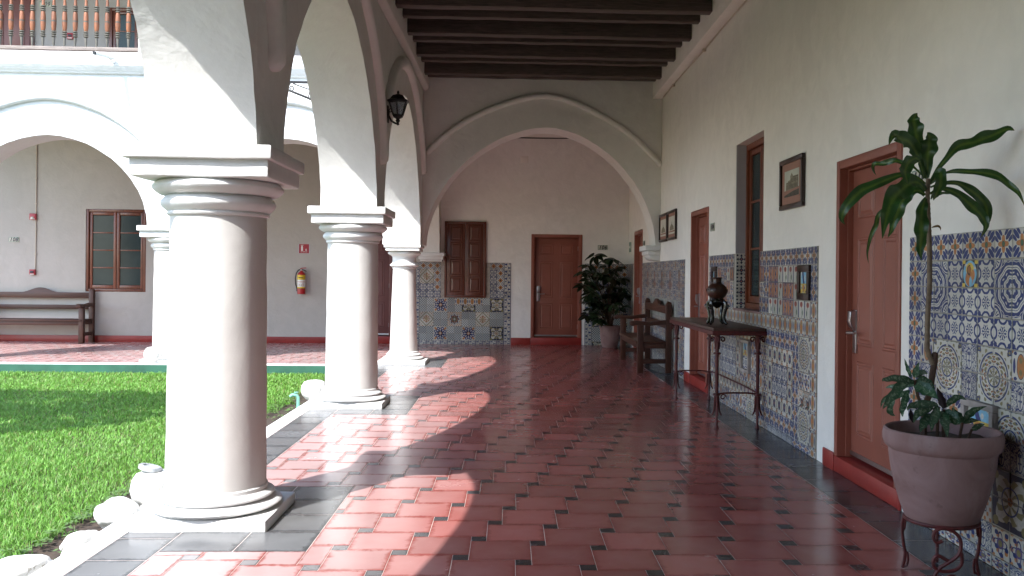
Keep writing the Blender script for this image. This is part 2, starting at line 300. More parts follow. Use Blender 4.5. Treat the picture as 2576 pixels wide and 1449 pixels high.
def d_saint(t, u, v, P):
    x, y = u - .5, v - .5; P(DRK, x.ab().mx(y.ab()).lt(.6)); P(YEL, x.ab().gt(.30) * y.ab().gt(.36)); o = length(x / .44, y / .485); P(SKY, o.lt(1)); P(WHT, ((v * 24 + u * 4).sin().gt(.5)) * o.lt(1) * v.gt(.6)); P(YEL, length(x, y - .16).lt(.25)); P(ORG, length((x + .02) / .26, (y + .18) / .28).lt(1)); P(BRN, length(x / .20, (y - .13) / .20).lt(1) * x.lt(.02)); P(mul(ORG, .75), length((x + .03) / .125, (y - .15) / .14).lt(1)); P(SKY, length((x - .07) / .10, (y + .30) / .2).lt(1)); P(mul(ORG, 1.2), length((x - .2) / .12, (y + .04) / .2).lt(1))
def d_scene(t, u, v, P):
    x, y = u - .5, v - .5; P(SKY, (v.gt(.35)) * length(x / .40, (y - .1) / .5).lt(1)); P(BLU, (x + v * .3 - .1).ab().lt(.10) * v.gt(.4)); P(mul(YEL, .8), ((u * 13).sin() * (v * 11).cos()).gt(-.35) * v.lt(.45)); P(ORG, length((x + .05) / .16, (y + .25) / .14).lt(1)); P(BLU, ((u * 17).cos() * (v * 19).sin()).gt(.6) * v.lt(.35)); P(WHT, length((x - .1) / .06, (y - .2) / .14).lt(1))
def d_mix(t, u, v, P):
    x, y = u - .5, v - .5; r = length(x, y); th = y.at2(x); P(ORG, ((u * 13).sin() * (v * 12).cos()).gt(.35)); P(BLU, ((u * 11).cos() * (v * 13).sin()).gt(.45)); P(BLU, (r - (th * 4).cos() * .1 - .28).ab().lt(.035)); P(OLV, r.lt(.12)); P((.07, .05, .16), band(r, .12, .19))
def d_vine(t, u, v, P):
    k = u - .5 - (v * 2 * PI).sin() * .22; P(BLU, k.ab().lt(.035)); P(BLU, length((u - .72) / .20, (v - .26) / .10).lt(1)); P(BLU, length((u - .28) / .20, (v - .76) / .10).lt(1)); P(BLU, length((u - .25) / .12, (v - .35) / .07).lt(1)); P(BLU, length((u - .78) / .11, (v - .85) / .07).lt(1)); P(BLU, u.lt(.07).mx(u.gt(.93)))
def d_mesh(t, u, v, P):
    P((.16, .19, .20), ((u * 26).sin() * (v * 26).sin()).gt(.1)); P((.10, .12, .14), ((u * 4).fr().lt(.08)).mx((v * 4).fr().lt(.08)) * .6)
QUAD = {'medal', 'ring', 'star', 'bloom', 'fleur', 'lozenge'}
for k, f in dict(flower=d_flower, snow=d_snow, medal=d_medal, ring=d_ring, foliage=d_foliage, orange=d_orange, oval=d_oval, check=d_check, star=d_star, bloom=d_bloom, fleur=d_fleur, lozenge=d_lozenge, diamond=d_diamond, arrow=d_arrow, carnation=d_carnation, panel=d_panel, saint=d_saint, scene=d_scene, mix=d_mix, vine=d_vine, mesh=d_mesh).items(): tile_mat(k, f)

# ---------------------------------------------------------------- mesh helpers
class MB:
    def __init__(s): s.v = []; s.f = []; s.m = []; s.uv = None
    def add(s, vs, fs, mi=0):
        o = len(s.v); s.v += [tuple(p) for p in vs]; s.f += [tuple(i + o for i in q) for q in fs]; s.m += [mi] * len(fs); return s
    def box(s, x0, x1, y0, y1, z0, z1, mi=0):
        return s.add([(x0, y0, z0), (x1, y0, z0), (x1, y1, z0), (x0, y1, z0), (x0, y0, z1), (x1, y0, z1), (x1, y1, z1), (x0, y1, z1)],
                     [(0, 3, 2, 1), (4, 5, 6, 7), (0, 1, 5, 4), (1, 2, 6, 5), (2, 3, 7, 6), (3, 0, 4, 7)], mi)
    def lathe(s, prof, cx=0, cy=0, n=40, mi=0, rib=0, nr=0, wob=0):
        vs = []; fs = []; k = len(prof)
        for i in range(n):
            a = 2 * PI * i / n
            for (r, z) in prof:
                if wob: r = r + wob * noise.noise(Vector((math.cos(a) * 1.6 + cx * 3, math.sin(a) * 1.6 + cy, z * 2.6))) + wob * .4 * noise.noise(Vector((math.cos(a) * 6, math.sin(a) * 6 + cy, z * 14)))
                q = r * (1 + rib * abs(math.sin(a * nr / 2)) - rib) if nr else r
                vs.append((cx + q * math.cos(a), cy + q * math.sin(a), z))
        for i in range(n):
            j = (i + 1) % n
            for a in range(k - 1): fs.append((i * k + a, j * k + a, j * k + a + 1, i * k + a + 1))
        s.add(vs, fs, mi)
        if prof[0][0] > 1e-4: s.add([vs[i * k] for i in range(n)], [tuple(range(n))[::-1]], mi)
        if prof[-1][0] > 1e-4: s.add([vs[i * k + k - 1] for i in range(n)], [tuple(range(n))], mi)
        return s
    def tube(s, pts, r, n=8, mi=0, cap=True):
        pts = [Vector(p) for p in pts]; L = len(pts); rs = r if isinstance(r, (list, tuple)) else [r] * L
        vs = []; prev = None
        for i, p in enumerate(pts):
            d = (pts[min(i + 1, L - 1)] - pts[max(i - 1, 0)]).normalized()
            if prev is None: a = d.orthogonal().normalized()
            else: a = (prev - d * prev.dot(d)).normalized()
            prev = a; bb = d.cross(a)
            for k in range(n):
                q = 2 * PI * k / n; vs.append(p + (a * math.cos(q) + bb * math.sin(q)) * rs[i])
        fs = [(i * n + k, i * n + (k + 1) % n, (i + 1) * n + (k + 1) % n, (i + 1) * n + k) for i in range(L - 1) for k in range(n)]
        if cap: fs += [tuple(range(n))[::-1], tuple(range((L - 1) * n, L * n))]
        return s.add(vs, fs, mi)
    def prism(s, poly, f0, f1, mi=0):        # poly of 2D points, f0/f1 map (a,b)->3D for the two ends
        n = len(poly); s.add([f0(*p) for p in poly] + [f1(*p) for p in poly], [tuple(range(n))[::-1], tuple(range(n, 2 * n))] + [(i, (i + 1) % n, n + (i + 1) % n, n + i) for i in range(n)], mi); return s
    def sweep(s, path, prof, mi=0):          # path: list of (origin, axisA, axisB); prof: list of (a,b), open
        k = len(prof); vs = [o + A * a + B * b_ for (o, A, B) in path for (a, b_) in prof]; L = len(path)
        s.add(vs, [(i * k + j, i * k + j + 1, (i + 1) * k + j + 1, (i + 1) * k + j) for i in range(L - 1) for j in range(k - 1)] + [tuple(range(k)), tuple(range((L - 1) * k, L * k))[::-1]], mi); return s
    def mesh(s, name, mats, origin=(0, 0, 0), smooth=True, bevel=0, seg=2, angle=32, merge=False, rough=0):
        me = bpy.data.meshes.new(name); ox, oy, oz = origin
        me.from_pydata([(a - ox, b_ - oy, c - oz) for a, b_, c in s.v], [], s.f)
        for q in ([mats] if isinstance(mats, str) else mats): me.materials.append(MATS[q])
        me.polygons.foreach_set('material_index', s.m)
        bm = bmesh.new(); bm.from_mesh(me); (bmesh.ops.remove_doubles(bm, verts=bm.verts, dist=1e-5) if merge else None); bmesh.ops.recalc_face_normals(bm, faces=bm.faces)
        if bevel:
            ed = [e for e in bm.edges if len(e.link_faces) == 2 and e.calc_face_angle(0) > .6]
            bmesh.ops.bevel(bm, geom=ed, offset=bevel, segments=seg, affect='EDGES', profile=.5, clamp_overlap=True)
        if rough:
            for _ in range(3):
                ed = [e for e in bm.edges if e.calc_length() > .16]
                if not ed or len(bm.edges) > 60000: break
                bmesh.ops.subdivide_edges(bm, edges=ed, cuts=1, use_grid_fill=True)
            for v in bm.verts:
                p = v.co + Vector(origin); v.co += Vector((noise.noise(p * 5), noise.noise(p * 5 + Vector((9, 3, 1))), noise.noise(p * 5 + Vector((2, 7, 4))))) * rough
            bmesh.ops.recalc_face_normals(bm, faces=bm.faces)
        bm.to_mesh(me); bm.free()
        if smooth:
            me.shade_smooth(); me.set_sharp_from_angle(angle=R(angle))
        return me
    def build(s, name, mats, parent=None, **k):
        o = 0, 0, 0
        if parent is not None:
            q = parent; o = Vector((0, 0, 0)); top = parent
            if not k.pop('local', False):
                while top.parent: top = top.parent
                if top.get('_w'): o = top.location
        else: k.pop('local', None)
        ob = bpy.data.objects.new(name, s.mesh(name, mats, o, **k)); COL.objects.link(ob)
        if parent is not None: ob.parent = parent
        return ob
def tag(o, label=None, cat=None, group=None, kind=None):
    if label:
        o['label'] = label
        if not kind and not o.get('kind'): o['kind'] = 'thing'
    if cat: o['category'] = cat
    if group: o['group'] = group
    if kind: o['kind'] = kind
    return o
def thing(name, label, cat, loc=(0, 0, 0), rz=0, group=None):
    o = bpy.data.objects.new(name, None); COL.objects.link(o); o.location = loc; o.rotation_euler = (0, 0, rz); o.empty_display_size = .1
    if rz == 0: o['_w'] = 1                  # parts of an unturned thing are written in world coordinates
    return tag(o, label, cat, group)
def inst(name, me, parent, loc=(0, 0, 0), rot=(0, 0, 0), scale=(1, 1, 1)):
    o = bpy.data.objects.new(name, me); COL.objects.link(o); o.parent = parent; o.location = loc; o.rotation_euler = rot; o.scale = scale; return o
def copy_tree(o, parent=None):
    c = o.copy(); COL.objects.link(c); c.parent = parent
    for ch in list(o.children): copy_tree(ch, c)
    return c
def text_mesh(body, size, mat, shear=0, extrude=.0012, spacing=1.0, bold=0):
    cu = bpy.data.curves.new('lettering', 'FONT'); cu.body = body; cu.size = size; cu.extrude = extrude; cu.shear = shear; cu.align_x = 'CENTER'; cu.align_y = 'CENTER'; cu.space_character = spacing; cu.offset = bold
    ob = bpy.data.objects.new('lettering', cu); COL.objects.link(ob); dg = bpy.context.evaluated_depsgraph_get(); me = bpy.data.meshes.new_from_object(ob.evaluated_get(dg))
    bpy.data.objects.remove(ob); me.materials.clear(); me.materials.append(MATS[mat]); return me

def wall_grid(mb, P, th, u0, u1, z0, z1, holes, mi=0):
    """wall sheet with real thickness and openings; P(u,z,d) -> 3D, d = depth behind the face"""
    us = sorted({u0, u1, *[h[0] for h in holes], *[h[1] for h in holes]}); zs = sorted({z0, z1, *[max(z0, h[2]) for h in holes], *[h[3] for h in holes]})
    us = [q for q in us if u0 <= q <= u1]; zs = [q for q in zs if z0 <= q <= z1]
    solid = lambda a, c: 0 <= a < len(us) - 1 and 0 <= c < len(zs) - 1 and not any(h[0] <= (us[a] + us[a + 1]) / 2 <= h[1] and h[2] <= (zs[c] + zs[c + 1]) / 2 <= h[3] for h in holes)
    for a in range(len(us) - 1):
        for c in range(len(zs) - 1):
            if not solid(a, c): continue
            A, B, C_, D = us[a], us[a + 1], zs[c], zs[c + 1]
            for d in (0, th): mb.add([P(A, C_, d), P(B, C_, d), P(B, D, d), P(A, D, d)], [(0, 1, 2, 3)], mi)
            for (da, dc, p, q) in ((-1, 0, (A, C_), (A, D)), (1, 0, (B, C_), (B, D)), (0, -1, (A, C_), (B, C_)), (0, 1, (A, D), (B, D))):
                if not solid(a + da, c + dc): mb.add([P(*p, 0), P(*q, 0), P(*q, th), P(*p, th)], [(0, 1, 2, 3)], mi)
def arch_pts(c, zap, l, zl, r, zr, p=1.8, n=22):
    out = []
    for i in range(n + 1):
        a = PI - PI * i / n; cc, ss = math.cos(a), abs(math.sin(a))
        wd, z0 = ((c - l), zl) if cc < 0 else ((r - c), zr)
        out.append((c + math.copysign(abs(cc) ** (2 / p), cc) * wd, z0 + (zap - z0) * ss ** (2 / p)))
    return out
def arcade(mb, low, ztop, P, d0, d1, mi=0):
    """solid wall above the polyline low [(u,z)], between depths d0 and d1"""
    for (a, za), (b_, zb) in zip(low[:-1], low[1:]):
        if abs(b_ - a) < 1e-6: mb.add([P(a, za, d0), P(b_, zb, d0), P(b_, zb, d1), P(a, za, d1)], [(0, 1, 2, 3)], mi); continue
        for d in (d0, d1): mb.add([P(a, za, d), P(b_, zb, d), P(b_, ztop, d), P(a, ztop, d)], [(0, 1, 2, 3)], mi)
        mb.add([P(a, za, d0), P(b_, zb, d0), P(b_, zb, d1), P(a, za, d1)], [(0, 1, 2, 3)], mi)
    for (a, za) in (low[0], low[-1]): mb.add([P(a, za, d0), P(a, za, d1), P(a, ztop, d1), P(a, ztop, d0)], [(0, 1, 2, 3)], mi)
    mb.add([P(low[0][0], ztop, d0), P(low[-1][0], ztop, d0), P(low[-1][0], ztop, d1), P(low[0][0], ztop, d1)], [(0, 1, 2, 3)], mi)
def rib(mb, pts, P, wdt, out, mi=0):
    """half-round moulding along in-plane points; P(u,z,d) with d<0 in front of the face"""
    path = []
    for i, (a, z) in enumerate(pts):
        q0 = pts[max(i - 1, 0)]; q1 = pts[min(i + 1, len(pts) - 1)]; tx, tz = q1[0] - q0[0], q1[1] - q0[1]; l = math.hypot(tx, tz) or 1
        o = Vector(P(a, z, 0)); A = Vector(P(a - tz / l, z + tx / l, 0)) - o; B = Vector(P(a, z, -1)) - o; path.append((o, A, B))
    prof = [(wdt * math.cos(q) * .5, out * math.sin(q) ** .8) for q in [PI * k / 10 for k in range(11)]]; prof = [(prof[0][0], -.02)] + prof + [(prof[-1][0], -.02)]
    mb.sweep(path, prof, mi)

# ---------------------------------------------------------------- the ground
XR = 2.405; YF = 18.1                        # corridor wall plane, end wall plane
mb = MB(); mb.box(-40, -2.12, -30, 13.72, -.6, -.13); soil = mb.build('courtyard_soil', 'soil', smooth=False); tag(soil, kind='structure')
mb = MB(); mb.box(-40, -11.5, -6.4, 13.7, -.3, -.122); mb.box(-11.5, -2.75, -6.4, 2.1, -.3, -.122); lg = mb.build('lawn_ground', 'weed_leaf', smooth=False); tag(lg, kind='structure')
COLY = (.84, 5.27, 9.70, 14.25); WCX = (-5.286, -8.88)
floor = thing('floor', 'polished red cement tile floor with small black insets and slate border', 'floor'); floor['kind'] = 'structure'; del floor['category']
mb = MB(); mb.box(-2.16, XR + .3, -4, YF + .3, -.3, -.0013); mb.box(-12, -2.16, 13.85, YF + .3, -.3, -.0013); mb.build('mortar_bed', 'floor_grout', floor, smooth=False)
SX0, SX1 = -1.765, 2.083
slate = [(-2.06, SX0, -1, 13.57)] + [(SX0, -1.02, y - .675, y + .72) for y in COLY] + [(SX1, XR, -1, YF)] + [(-12, SX0, 13.9, 14.02), (-2.06, SX0, 13.57, 14.95)]
area = [(-2.06, XR, 0, YF), (-12, -2.06, 13.9, YF)]
def cut(rects, c):
    out = []
    for (a, b_, y0, y1) in rects:
        if c[0] >= b_ or c[1] <= a or c[2] >= y1 or c[3] <= y0: out.append((a, b_, y0, y1)); continue
        if c[0] > a: out.append((a, c[0], y0, y1))
        if c[1] < b_: out.append((c[1], b_, y0, y1))
        xa, xb = max(a, c[0]), min(b_, c[1])
        if c[2] > y0: out.append((xa, xb, y0, c[2]))
        if c[3] < y1: out.append((xa, xb, c[3], y1))
    return [q for q in out if q[1] - q[0] > .012 and q[3] - q[2] > .012]
def clip(rect, c):
    q = (max(rect[0], c[0]), min(rect[1], c[1]), max(rect[2], c[2]), min(rect[3], c[3])); return q if q[1] - q[0] > .012 and q[3] - q[2] > .012 else None
px, py, ps, pt = .324, 5.355, .314, .081; g = .0013
reds = []; blks = []
for i in range(-45, 60):
    for j in range(-60, 60):
        cxx = px + i * ps - j * pt; cyy = py - i * pt - j * ps
        if not (-12.5 < cxx < 3 and -.5 < cyy < 18.6): continue
        x0 = cxx + pt / 2; y0 = cyy - pt / 2
        for lst, rc in ((reds, (x0, x0 + ps, y0, y0 + ps)), (blks, (x0 - pt, x0, y0, y0 + pt))):
            parts = [q for q in (clip(rc, a) for a in area) if q]
            for s_ in slate: parts = cut(parts, s_)
            lst += [(a + g, b_ - g, c + g, d - g) for a, b_, c, d in parts if b_ - a > .02 and d - c > .02]
slt = []
for si, (a, b_, c, d) in enumerate(slate):
    if si in (1, 2, 3, 4): nx, ny = 2, max(1, round((d - c) / .36))
    else: nx, ny = max(1, round((b_ - a) / .42)), max(1, round((d - c) / .36))
    for i in range(nx):
        for j in range(ny): slt.append((a + (b_ - a) * i / nx + .0025, a + (b_ - a) * (i + 1) / nx - .0025, c + (d - c) * j / ny + .0025, c + (d - c) * (j + 1) / ny - .0025))
def unit_tile():
    c = .006; h = .006
    vs = [(-.5, -.5, -h), (.5, -.5, -h), (.5, .5, -h), (-.5, .5, -h), (-.5, -.5, -.0008), (.5, -.5, -.0008), (.5, .5, -.0008), (-.5, .5, -.0008), (-.5 + c, -.5 + c, 0), (.5 - c, -.5 + c, 0), (.5 - c, .5 - c, 0), (-.5 + c, .5 - c, 0)]
    fs = [(8, 9, 10, 11)] + [(4 + k, 4 + (k + 1) % 4, 8 + (k + 1) % 4, 8 + k) for k in range(4)] + [(k, (k + 1) % 4, 4 + (k + 1) % 4, 4 + k) for k in range(4)]
    return vs, fs
UV_, UF_ = unit_tile()
def tile_mesh(name, mat):
    me = bpy.data.meshes.new(name); me.from_pydata(UV_, [], UF_); me.materials.append(MATS[mat]); uv = me.uv_layers.new(name='UVMap')
    for l in me.loops: p = UV_[l.vertex_index]; uv.data[l.index].uv = (p[0] + .5, p[1] + .5)
    return me
def lay(lst, name, mat, limit=300):
    me = tile_mesh(name, mat); sc = []
    for q in lst:
        cx_, cy_ = (q[0] + q[1]) / 2, (q[2] + q[3]) / 2; X, Y = project(cx_, cy_, 0)
        inside = -60 < X < 2640 and -60 < Y < 1520
        sc.append(((q[1] - q[0]) * (q[3] - q[2]) / max(cy_, .5) ** 3 if inside else 0, q))
    sc.sort(key=lambda e: -e[0]); big = [q for s_, q in sc[:limit] if s_ > 0]; rest = [q for s_, q in sc if s_ <= 0] + [q for s_, q in sc[limit:] if s_ > 0]
    for q in big:
        inst(name, me, floor, ((q[0] + q[1]) / 2, (q[2] + q[3]) / 2, random.uniform(-.0002, .0002)), (random.gauss(0, .0011), random.gauss(0, .0011), random.gauss(0, .0015)), (q[1] - q[0], q[3] - q[2], 1))
    if rest:
        vs = []; fs = []; uvs = []
        for q in rest:
            o = len(vs); cx_, cy_ = (q[0] + q[1]) / 2, (q[2] + q[3]) / 2; tx, ty = random.gauss(0, .0011), random.gauss(0, .0011)
            for p in UV_: lx, ly = p[0] * (q[1] - q[0]), p[1] * (q[3] - q[2]); vs.append((cx_ + lx, cy_ + ly, p[2] + lx * ty - ly * tx))
            fs += [tuple(k + o for k in f) for f in UF_]
        m2 = bpy.data.meshes.new(name + '_field'); m2.from_pydata(vs, [], fs); m2.materials.append(MATS[mat]); uv = m2.uv_layers.new(name='UVMap'); n = len(UV_)
        li = np.empty(len(m2.loops), dtype=np.int32); m2.loops.foreach_get('vertex_index', li); base = np.array([(p[0] + .5, p[1] + .5) for p in UV_]); uv.data.foreach_set('uv', base[li % n].astype(np.float32).ravel())
        o = bpy.data.objects.new(name + '_field', m2); COL.objects.link(o); o.parent = floor; o['kind'] = 'stuff'
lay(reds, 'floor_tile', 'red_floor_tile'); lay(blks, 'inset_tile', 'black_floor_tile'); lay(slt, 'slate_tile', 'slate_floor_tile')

kerb = MB(); kerb.box(-2.215, -2.062, -2, 13.66, -.3, .004); kerb.box(-12, -2.062, 13.66, 13.895, -.02, .012); kb = kerb.build('kerb', 'trim_white', bevel=.012); tag(kb, kind='structure')
mb = MB(); mb.box(-12, -2.22, 13.64, 13.659, -.3, .006); mb.build('kerb_face', 'teal_paint', kb)

# ---------------------------------------------------------------- walls
PR = lambda u, z, d: (XR + d, u, z)          # corridor wall: u = Y
PF = lambda u, z, d: (u, YF + d, z)          # end wall: u = X
doorsR = [(5.40, 6.49), (10.76, 11.80), (16.17, 17.21)]
mb = MB(); wall_grid(mb, PR, .3, -4, YF + .3, -.05, 5.0, [(a, b_, -.1, 2.275) for a, b_ in doorsR] + [(8.43, 9.48, 1.08, 2.823)])
rw = mb.build('plastered_wall', 'wall_plaster', merge=True); tag(rw, 'long cream plastered corridor wall holding three doors, framed pictures and tile dados', 'wall')
mb = MB(); wall_grid(mb, PF, .3, -1.7, XR - .002, -.05, 4.9, [(.425, 1.46, -.1, 2.24)])
fwall = mb.build('plastered_wall', 'end_plaster', merge=True); tag(fwall, 'cream end wall with door 106 and the shutters under the cross arch', 'wall')
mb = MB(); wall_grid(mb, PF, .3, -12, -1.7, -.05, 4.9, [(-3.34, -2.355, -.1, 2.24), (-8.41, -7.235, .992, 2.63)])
wwall = mb.build('plastered_wall', 'wing_shade_plaster', merge=True); tag(wwall, 'cream wall of the far wing with the extinguisher and the dark-paned window', 'wall')
# projecting ledge under the ceiling: along the corridor wall, over the arcade, along the end wall
mb = MB()
for (yb, ye, zb, ze) in ((-4, 14.24, 4.25, 4.25), (14.88, 18.1, 4.2, 4.2)):
    mb.prism([(2.25, 0), (XR - .001, 0), (XR - .001, 1), (2.25, 1)], lambda a, q, y=yb, z=zb: (a, y, z if q == 0 else 4.9), lambda a, q, y=ye, z=ze: (a, y, z if q == 0 else 4.9))
mb.box(-1.3, 2.25, 17.95, YF - .001, 4.18, 4.9); mb.build('wall_ledge', 'wall_plaster', rw, bevel=.012)
cond = MB(); cond.tube([(2.385, y, 4.262 - .018 + .006 * math.sin(y * 2.1)) for y in np.arange(2, 14.24, .4)], .009, 6); cd = cond.build('conduit_pipe', 'conduit'); tag(cd, 'thin pale pipe running under the ceiling ledge of the door wall', 'pipe')
mb = MB(); mb.box(2.365, 2.403, 11.0, 11.06, 4.215, 4.275); mb.box(2.37, 2.403, 13.1, 13.14, 4.22, 4.27); mb.build('junction_box', 'conduit', cd)
mb = MB(); mb.tube([(x, 17.975, 4.168 - .006 * math.sin(x * 3)) for x in np.arange(-1.2, 2.2, .3)], .012, 6); o = mb.build('conduit_pipe', 'cable'); tag(o, 'dark cable under the ledge glimpsed beneath the cross arch', 'cable')  # dark tube stands in for a thin shadow line under the ledge

# arcade wall between courtyard and corridor
PA = lambda u, z, d: (-1.40 - d, u, z)
Z0 = 2.105; A1 = arch_pts(3.06, 3.74, 1.13, Z0, 4.985, Z0); A2 = arch_pts(7.49, 3.74, 5.56, Z0, 9.42, Z0); A3 = arch_pts(11.98, 3.76, 9.99, Z0, 13.97, 1.862); A4 = arch_pts(16.2, 3.45, 14.53, 1.862, 17.78, 1.832)
low = [(-4, Z0)] + [(-.6, Z0), (-.5, 3.2), (.2, 3.2), (.55, Z0)] * 0 + A1 + A2 + A3 + A4 + [(YF - .002, 1.832)]
low = [(.53, Z0)] + A1 + A2 + A3 + A4 + [(YF - .002, 1.832)]
mb = MB(); arcade(mb, low, 4.9, PA, 0, .58); aw = mb.build('arcade_wall', 'arch_plaster', merge=True, rough=.006); tag(aw, 'pale arcade wall of tall arches standing on the white columns beside the lawn', 'arcade')
mb = MB(); HS = [(3.055, 2.215), (7.485, 2.215), (11.975, 2.275)]
for k, (c, hw) in enumerate(HS):
    pts = arch_pts(c, 4.16, c - hw, 2.68, c + hw, 2.68, 1.8, 36)
    if k == 2: pts = [q for q in pts if q[0] < 14.19]
    rib(mb, pts, PA, .16, .075)
for y in COLY[1:3]:
    mb.lathe([(.0, 2.585), (.05, 2.595), (.078, 2.63), (.085, 2.70), (.085, 2.98), (.0, 3.1)], -1.40, y, 20)
mb.build('arch_moulding', 'arch_plaster', aw, angle=50)
mb = MB(); mb.prism([(-1.39, 0), (-1.305, .045), (-1.305, 1), (-1.39, 1)], lambda a, q: (a, .5, 4.0 + q if q < 1 else 4.9), lambda a, q: (a, 14.24, 4.30 + q if q < 1 else 4.9)); mb.build('wall_ledge', 'arch_plaster', aw, bevel=.02)
# corbel of the last arch on the end wall
mb = MB(); mb.box(-1.84, -1.30, 17.74, YF - .003, 1.765, 1.835); mb.box(-1.815, -1.325, 17.79, YF - .003, 1.70, 1.766); mb.box(-1.79, -1.35, 17.85, YF - .003, 1.66, 1.701); mb.build('corbel', 'trim_white', aw, bevel=.008)

# unseen end wall and pier, added to keep out light from behind
mb = MB(); mb.box(-1.98, -1.401, -1.9, .529, -.05, 4.9); mb.box(-1.98, XR, -2.2, -1.9, -.05, 4.9); o = mb.build('plastered_wall', 'wall_plaster'); tag(o, 'unseen plastered wall added behind the viewpoint to block light into the corridor', 'wall')
# unseen courtyard front, added to screen the low sky from the wing
PS = lambda u, z, d: (u, -6.5 - d, z)
for P_, u0, u1, lb in ((PS, -15.5, -1.98, 'plain white two-storey front added out of view to screen the low sky'),):
    mb = MB(); ho = []
    for q in np.arange(u0 + .8, u1 - 2.6, 3.6): ho += [(q, q + 2.9, -.2, 3.1), (q + .9, q + 2.0, 4.9, 6.9)]
    wall_grid(mb, P_, .5, u0, u1, -.2, 7.8, ho); wall_grid(mb, lambda u, z, d, P_=P_: P_(u, z, d + 3.5), .2, u0, u1, -.2, 7.8, []); o = mb.build('facade_wall', 'facade_white', merge=True, rough=.006); tag(o, lb, 'facade')
# cross arch
PC = lambda u, z, d: (u, 14.24 + d, z)
ca = arch_pts(.56, 3.765, -1.385, 1.87, 2.325, 1.89, 1.8, 30)
mb = MB(); arcade(mb, [(-1.398, 1.87)] + ca + [(XR - .002, 1.89)], 4.9, PC, 0, .64); cw = mb.build('cross_arch', 'arch_plaster', merge=True, rough=.006); tag(cw, 'broad round arch spanning the corridor with a moulded rib', 'arch')
mb = MB(); rp = [(-1.34, 3.33), (-1.12, 3.55), (-.92, 3.715), (-.70, 3.86), (-.36, 4.03), (-.10, 4.13), (.12, 4.205), (.34, 4.252), (.56, 4.265), (.78, 4.235), (1.0, 4.165), (1.19, 4.09), (1.5, 3.93), (1.77, 3.77), (2.0, 3.59), (2.17, 3.43), (2.30, 3.30), (2.403, 3.19)]
rib(mb, rp, PC, .095, .06); mb.build('arch_moulding', 'arch_plaster', cw, angle=50)
mb = MB(); mb.box(2.16, XR - .003, 14.20, 14.92, 1.82, 1.905); mb.box(2.20, XR - .003, 14.235, 14.885, 1.755, 1.821); mb.prism([(2.225, 1.756), (2.24, 1.72), (2.275, 1.68), (2.33, 1.665), (XR - .003, 1.66), (XR - .003, 1.756)], lambda a, z: (a, 14.27, z), lambda a, z: (a, 14.85, z)); mb.build('corbel', 'trim_white', cw, bevel=.010)

# ceiling: boards on dark beams
mb = MB()
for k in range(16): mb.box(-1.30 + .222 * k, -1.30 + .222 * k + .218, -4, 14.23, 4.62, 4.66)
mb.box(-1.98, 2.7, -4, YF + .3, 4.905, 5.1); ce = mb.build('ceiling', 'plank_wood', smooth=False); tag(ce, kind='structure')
mb = MB(); mb.box(-1.38, 2.24, 14.89, 17.94, 4.70, 4.74); mb.build('bounce_ceiling', 'wall_plaster', ce)  # unseen pale sheet added to bounce light into the end bay
by = [(13.45, 1), (12.32, 1), (11.22, 1), (10.08, 1), (13.94, 0), (12.94, 0), (11.84, 0), (10.73, 0), (9.60, 0), (8.95, 1), (8.35, 0)]
by.sort(key=lambda q: -q[0]); ordn = ['first', 'second', 'third', 'fourth', 'fifth', 'sixth', 'seventh', 'eighth', 'ninth', 'tenth', 'eleventh']
for k, (y, big) in enumerate(by):
    mb = MB(); zb = 4.405 if big else 4.475; wd = .075 if big else .06; y += random.uniform(-.01, .01)
    n = 14; xs = np.linspace(-1.33, 2.27, n)
    vs = []; jit = [random.uniform(-.006, .006) for _ in range(n)]
    for i, x in enumerate(xs): vs += [(x, y - wd + jit[i], zb + jit[-i] * .8), (x, y + wd + jit[i], zb + jit[-i] * .8), (x, y + wd, 4.62), (x, y - wd, 4.62)]
    fs = [(4 * i + a, 4 * i + (a + 1) % 4, 4 * i + 4 + (a + 1) % 4, 4 * i + 4 + a) for i in range(n - 1) for a in range(4)] + [(0, 1, 2, 3), (4 * n - 4, 4 * n - 3, 4 * n - 2, 4 * n - 1)]
    mb.add(vs, fs); o = mb.build('ceiling_beam', 'beam_wood', bevel=.006)
    tag(o, f'{"deep" if big else "shallow"} dark timber ceiling beam, {ordn[k]} one counting from the cross arch', 'beam', 'dark ceiling beams')

